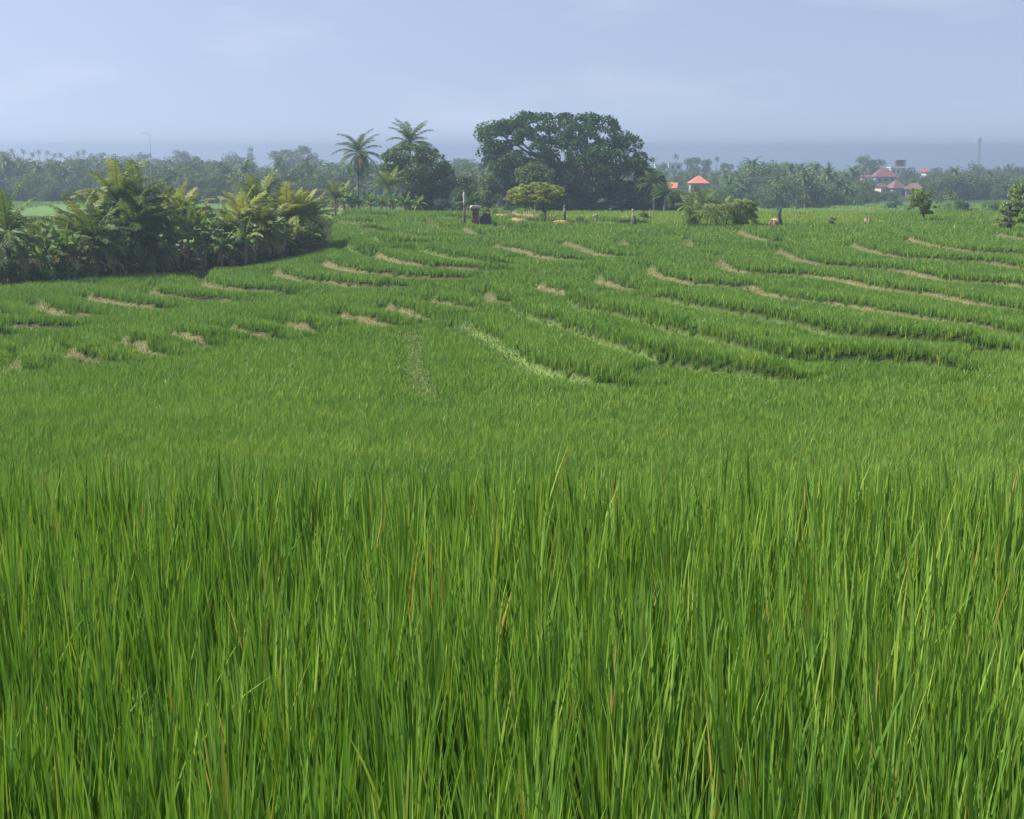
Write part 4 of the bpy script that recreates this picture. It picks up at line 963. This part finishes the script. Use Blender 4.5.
def na(nm, ty): x_ = N.new('GeometryNodeInputNamedAttribute'); x_.data_type = ty; x_.inputs['Name'].default_value = nm; return x_.outputs['Attribute']
cx = N.new('ShaderNodeCombineXYZ'); L_.new(na('rot', 'FLOAT'), cx.inputs[2])
L_.new(gi.outputs[0], ip.inputs['Points']); L_.new(ci.outputs[0], ip.inputs['Instance']); ip.inputs['Pick Instance'].default_value = True
L_.new(na('idx', 'INT'), ip.inputs['Instance Index']); L_.new(cx.outputs[0], ip.inputs['Rotation']); L_.new(na('scl', 'FLOAT'), ip.inputs['Scale']); L_.new(ip.outputs[0], go.inputs[0])
md = wood_o.modifiers.new('grow', 'NODES'); md.node_group = ng
print('wood trees', len(X))

# ------------------------------------------------------------------ air, sky, sun
me = bpy.data.meshes.new('haze'); x = 29000.; zb, zt = -62.8, 6.5
me.from_pydata([(-x,-x,zb),(x,-x,zb),(x,x,zb),(-x,x,zb),(-x,-x,zt),(x,-x,zt),(x,x,zt),(-x,x,zt)], [], [(0,3,2,1),(4,5,6,7),(0,1,5,4),(1,2,6,5),(2,3,7,6),(3,0,4,7)])
m, t, n, l = nt('haze_air'); pv = n.new('ShaderNodeVolumePrincipled'); pv.inputs['Color'].default_value = (.47,.57,.745,1); pv.inputs['Density'].default_value = HAZE; pv.inputs['Anisotropy'].default_value = .4
o = n.new('ShaderNodeOutputMaterial'); l.new(pv.outputs[0], o.inputs['Volume'])
hz = link('haze', me, m); tag(hz, 'thin pale haze lying over the fields, woods and sea', 'haze', kind='stuff')

w = bpy.data.worlds.new('World'); sc.world = w; w.use_nodes = True; n = w.node_tree.nodes; l = w.node_tree.links
sky = n.new('ShaderNodeTexSky'); sky.sky_type = 'NISHITA'; sky.sun_disc = False
SUN_EL, SUN_AZ = R(SUNE), R(SUNA)
sky.sun_elevation = SUN_EL; sky.sun_rotation = SUN_AZ; sky.altitude = 0; sky.air_density = 1.0; sky.dust_density = .7; sky.ozone_density = 2.0
mx = n.new('ShaderNodeMix'); mx.data_type = 'RGBA'; mx.blend_type = 'MULTIPLY'; mx.inputs[0].default_value = 1; mx.inputs[7].default_value = (*SKYTINT, 1)
l.new(sky.outputs[0], mx.inputs[6])
# the low sky takes the colour of the sky a little higher up (lookup height remapped so the sky tone stays even)
tc0 = n.new('ShaderNodeTexCoord'); sx = n.new('ShaderNodeSeparateXYZ'); cx_ = n.new('ShaderNodeCombineXYZ'); mz = n.new('ShaderNodeMath'); mz.operation = 'MULTIPLY_ADD'; mz.inputs[1].default_value = .45; mz.inputs[2].default_value = .24
l.new(tc0.outputs['Generated'], sx.inputs[0]); l.new(sx.outputs[0], cx_.inputs[0]); l.new(sx.outputs[1], cx_.inputs[1]); l.new(sx.outputs[2], mz.inputs[0]); l.new(mz.outputs[0], cx_.inputs[2]); l.new(cx_.outputs[0], sky.inputs[0])
# very faint high cloud
tc = n.new('ShaderNodeTexCoord'); mp = n.new('ShaderNodeMapping'); mp.inputs['Scale'].default_value = (1, 1, 4); no = n.new('ShaderNodeTexNoise'); no.inputs['Scale'].default_value = 5; no.inputs['Detail'].default_value = 6
l.new(tc.outputs['Generated'], mp.inputs[0]); l.new(mp.outputs[0], no.inputs['Vector'])
mr = n.new('ShaderNodeMapRange'); mr.inputs[1].default_value = .52; mr.inputs[2].default_value = .8; mr.inputs[3].default_value = 0; mr.inputs[4].default_value = .22
l.new(no.outputs[0], mr.inputs[0])
m2 = n.new('ShaderNodeMix'); m2.data_type = 'RGBA'; m2.inputs[7].default_value = (5.2, 5.4, 6.2, 1); l.new(mr.outputs[0], m2.inputs[0]); l.new(mx.outputs[2], m2.inputs[6])
l.new(m2.outputs[2], n['Background'].inputs[0]); n['Background'].inputs[1].default_value = SKYS
ld = bpy.data.lights.new('sun', 'SUN'); ld.energy = SUNP; ld.angle = R(1.0); ld.color = (1, .95, .87)
lo = bpy.data.objects.new('sun', ld); COL.objects.link(lo)
from mathutils import Vector
sd = Vector((math.sin(SUN_AZ)*math.cos(SUN_EL), math.cos(SUN_AZ)*math.cos(SUN_EL), math.sin(SUN_EL)))
lo.rotation_euler = sd.to_track_quat('Z', 'Y').to_euler(); lo.location = (-40, 40, 60)

sc.render.engine = 'CYCLES'; cy = sc.cycles
cy.max_bounces = 6; cy.diffuse_bounces = 3; cy.glossy_bounces = 2; cy.transmission_bounces = 4; cy.volume_bounces = 1; cy.transparent_max_bounces = 4
cy.use_denoising = True; cy.sample_clamp_indirect = 4
try: cy.denoiser = 'OPENIMAGEDENOISE'
except Exception: pass
sc.view_settings.view_transform = 'Standard'; sc.view_settings.look = 'None'; sc.view_settings.exposure = EXPO; sc.view_settings.gamma = 1; sc.view_settings.use_curve_mapping = False
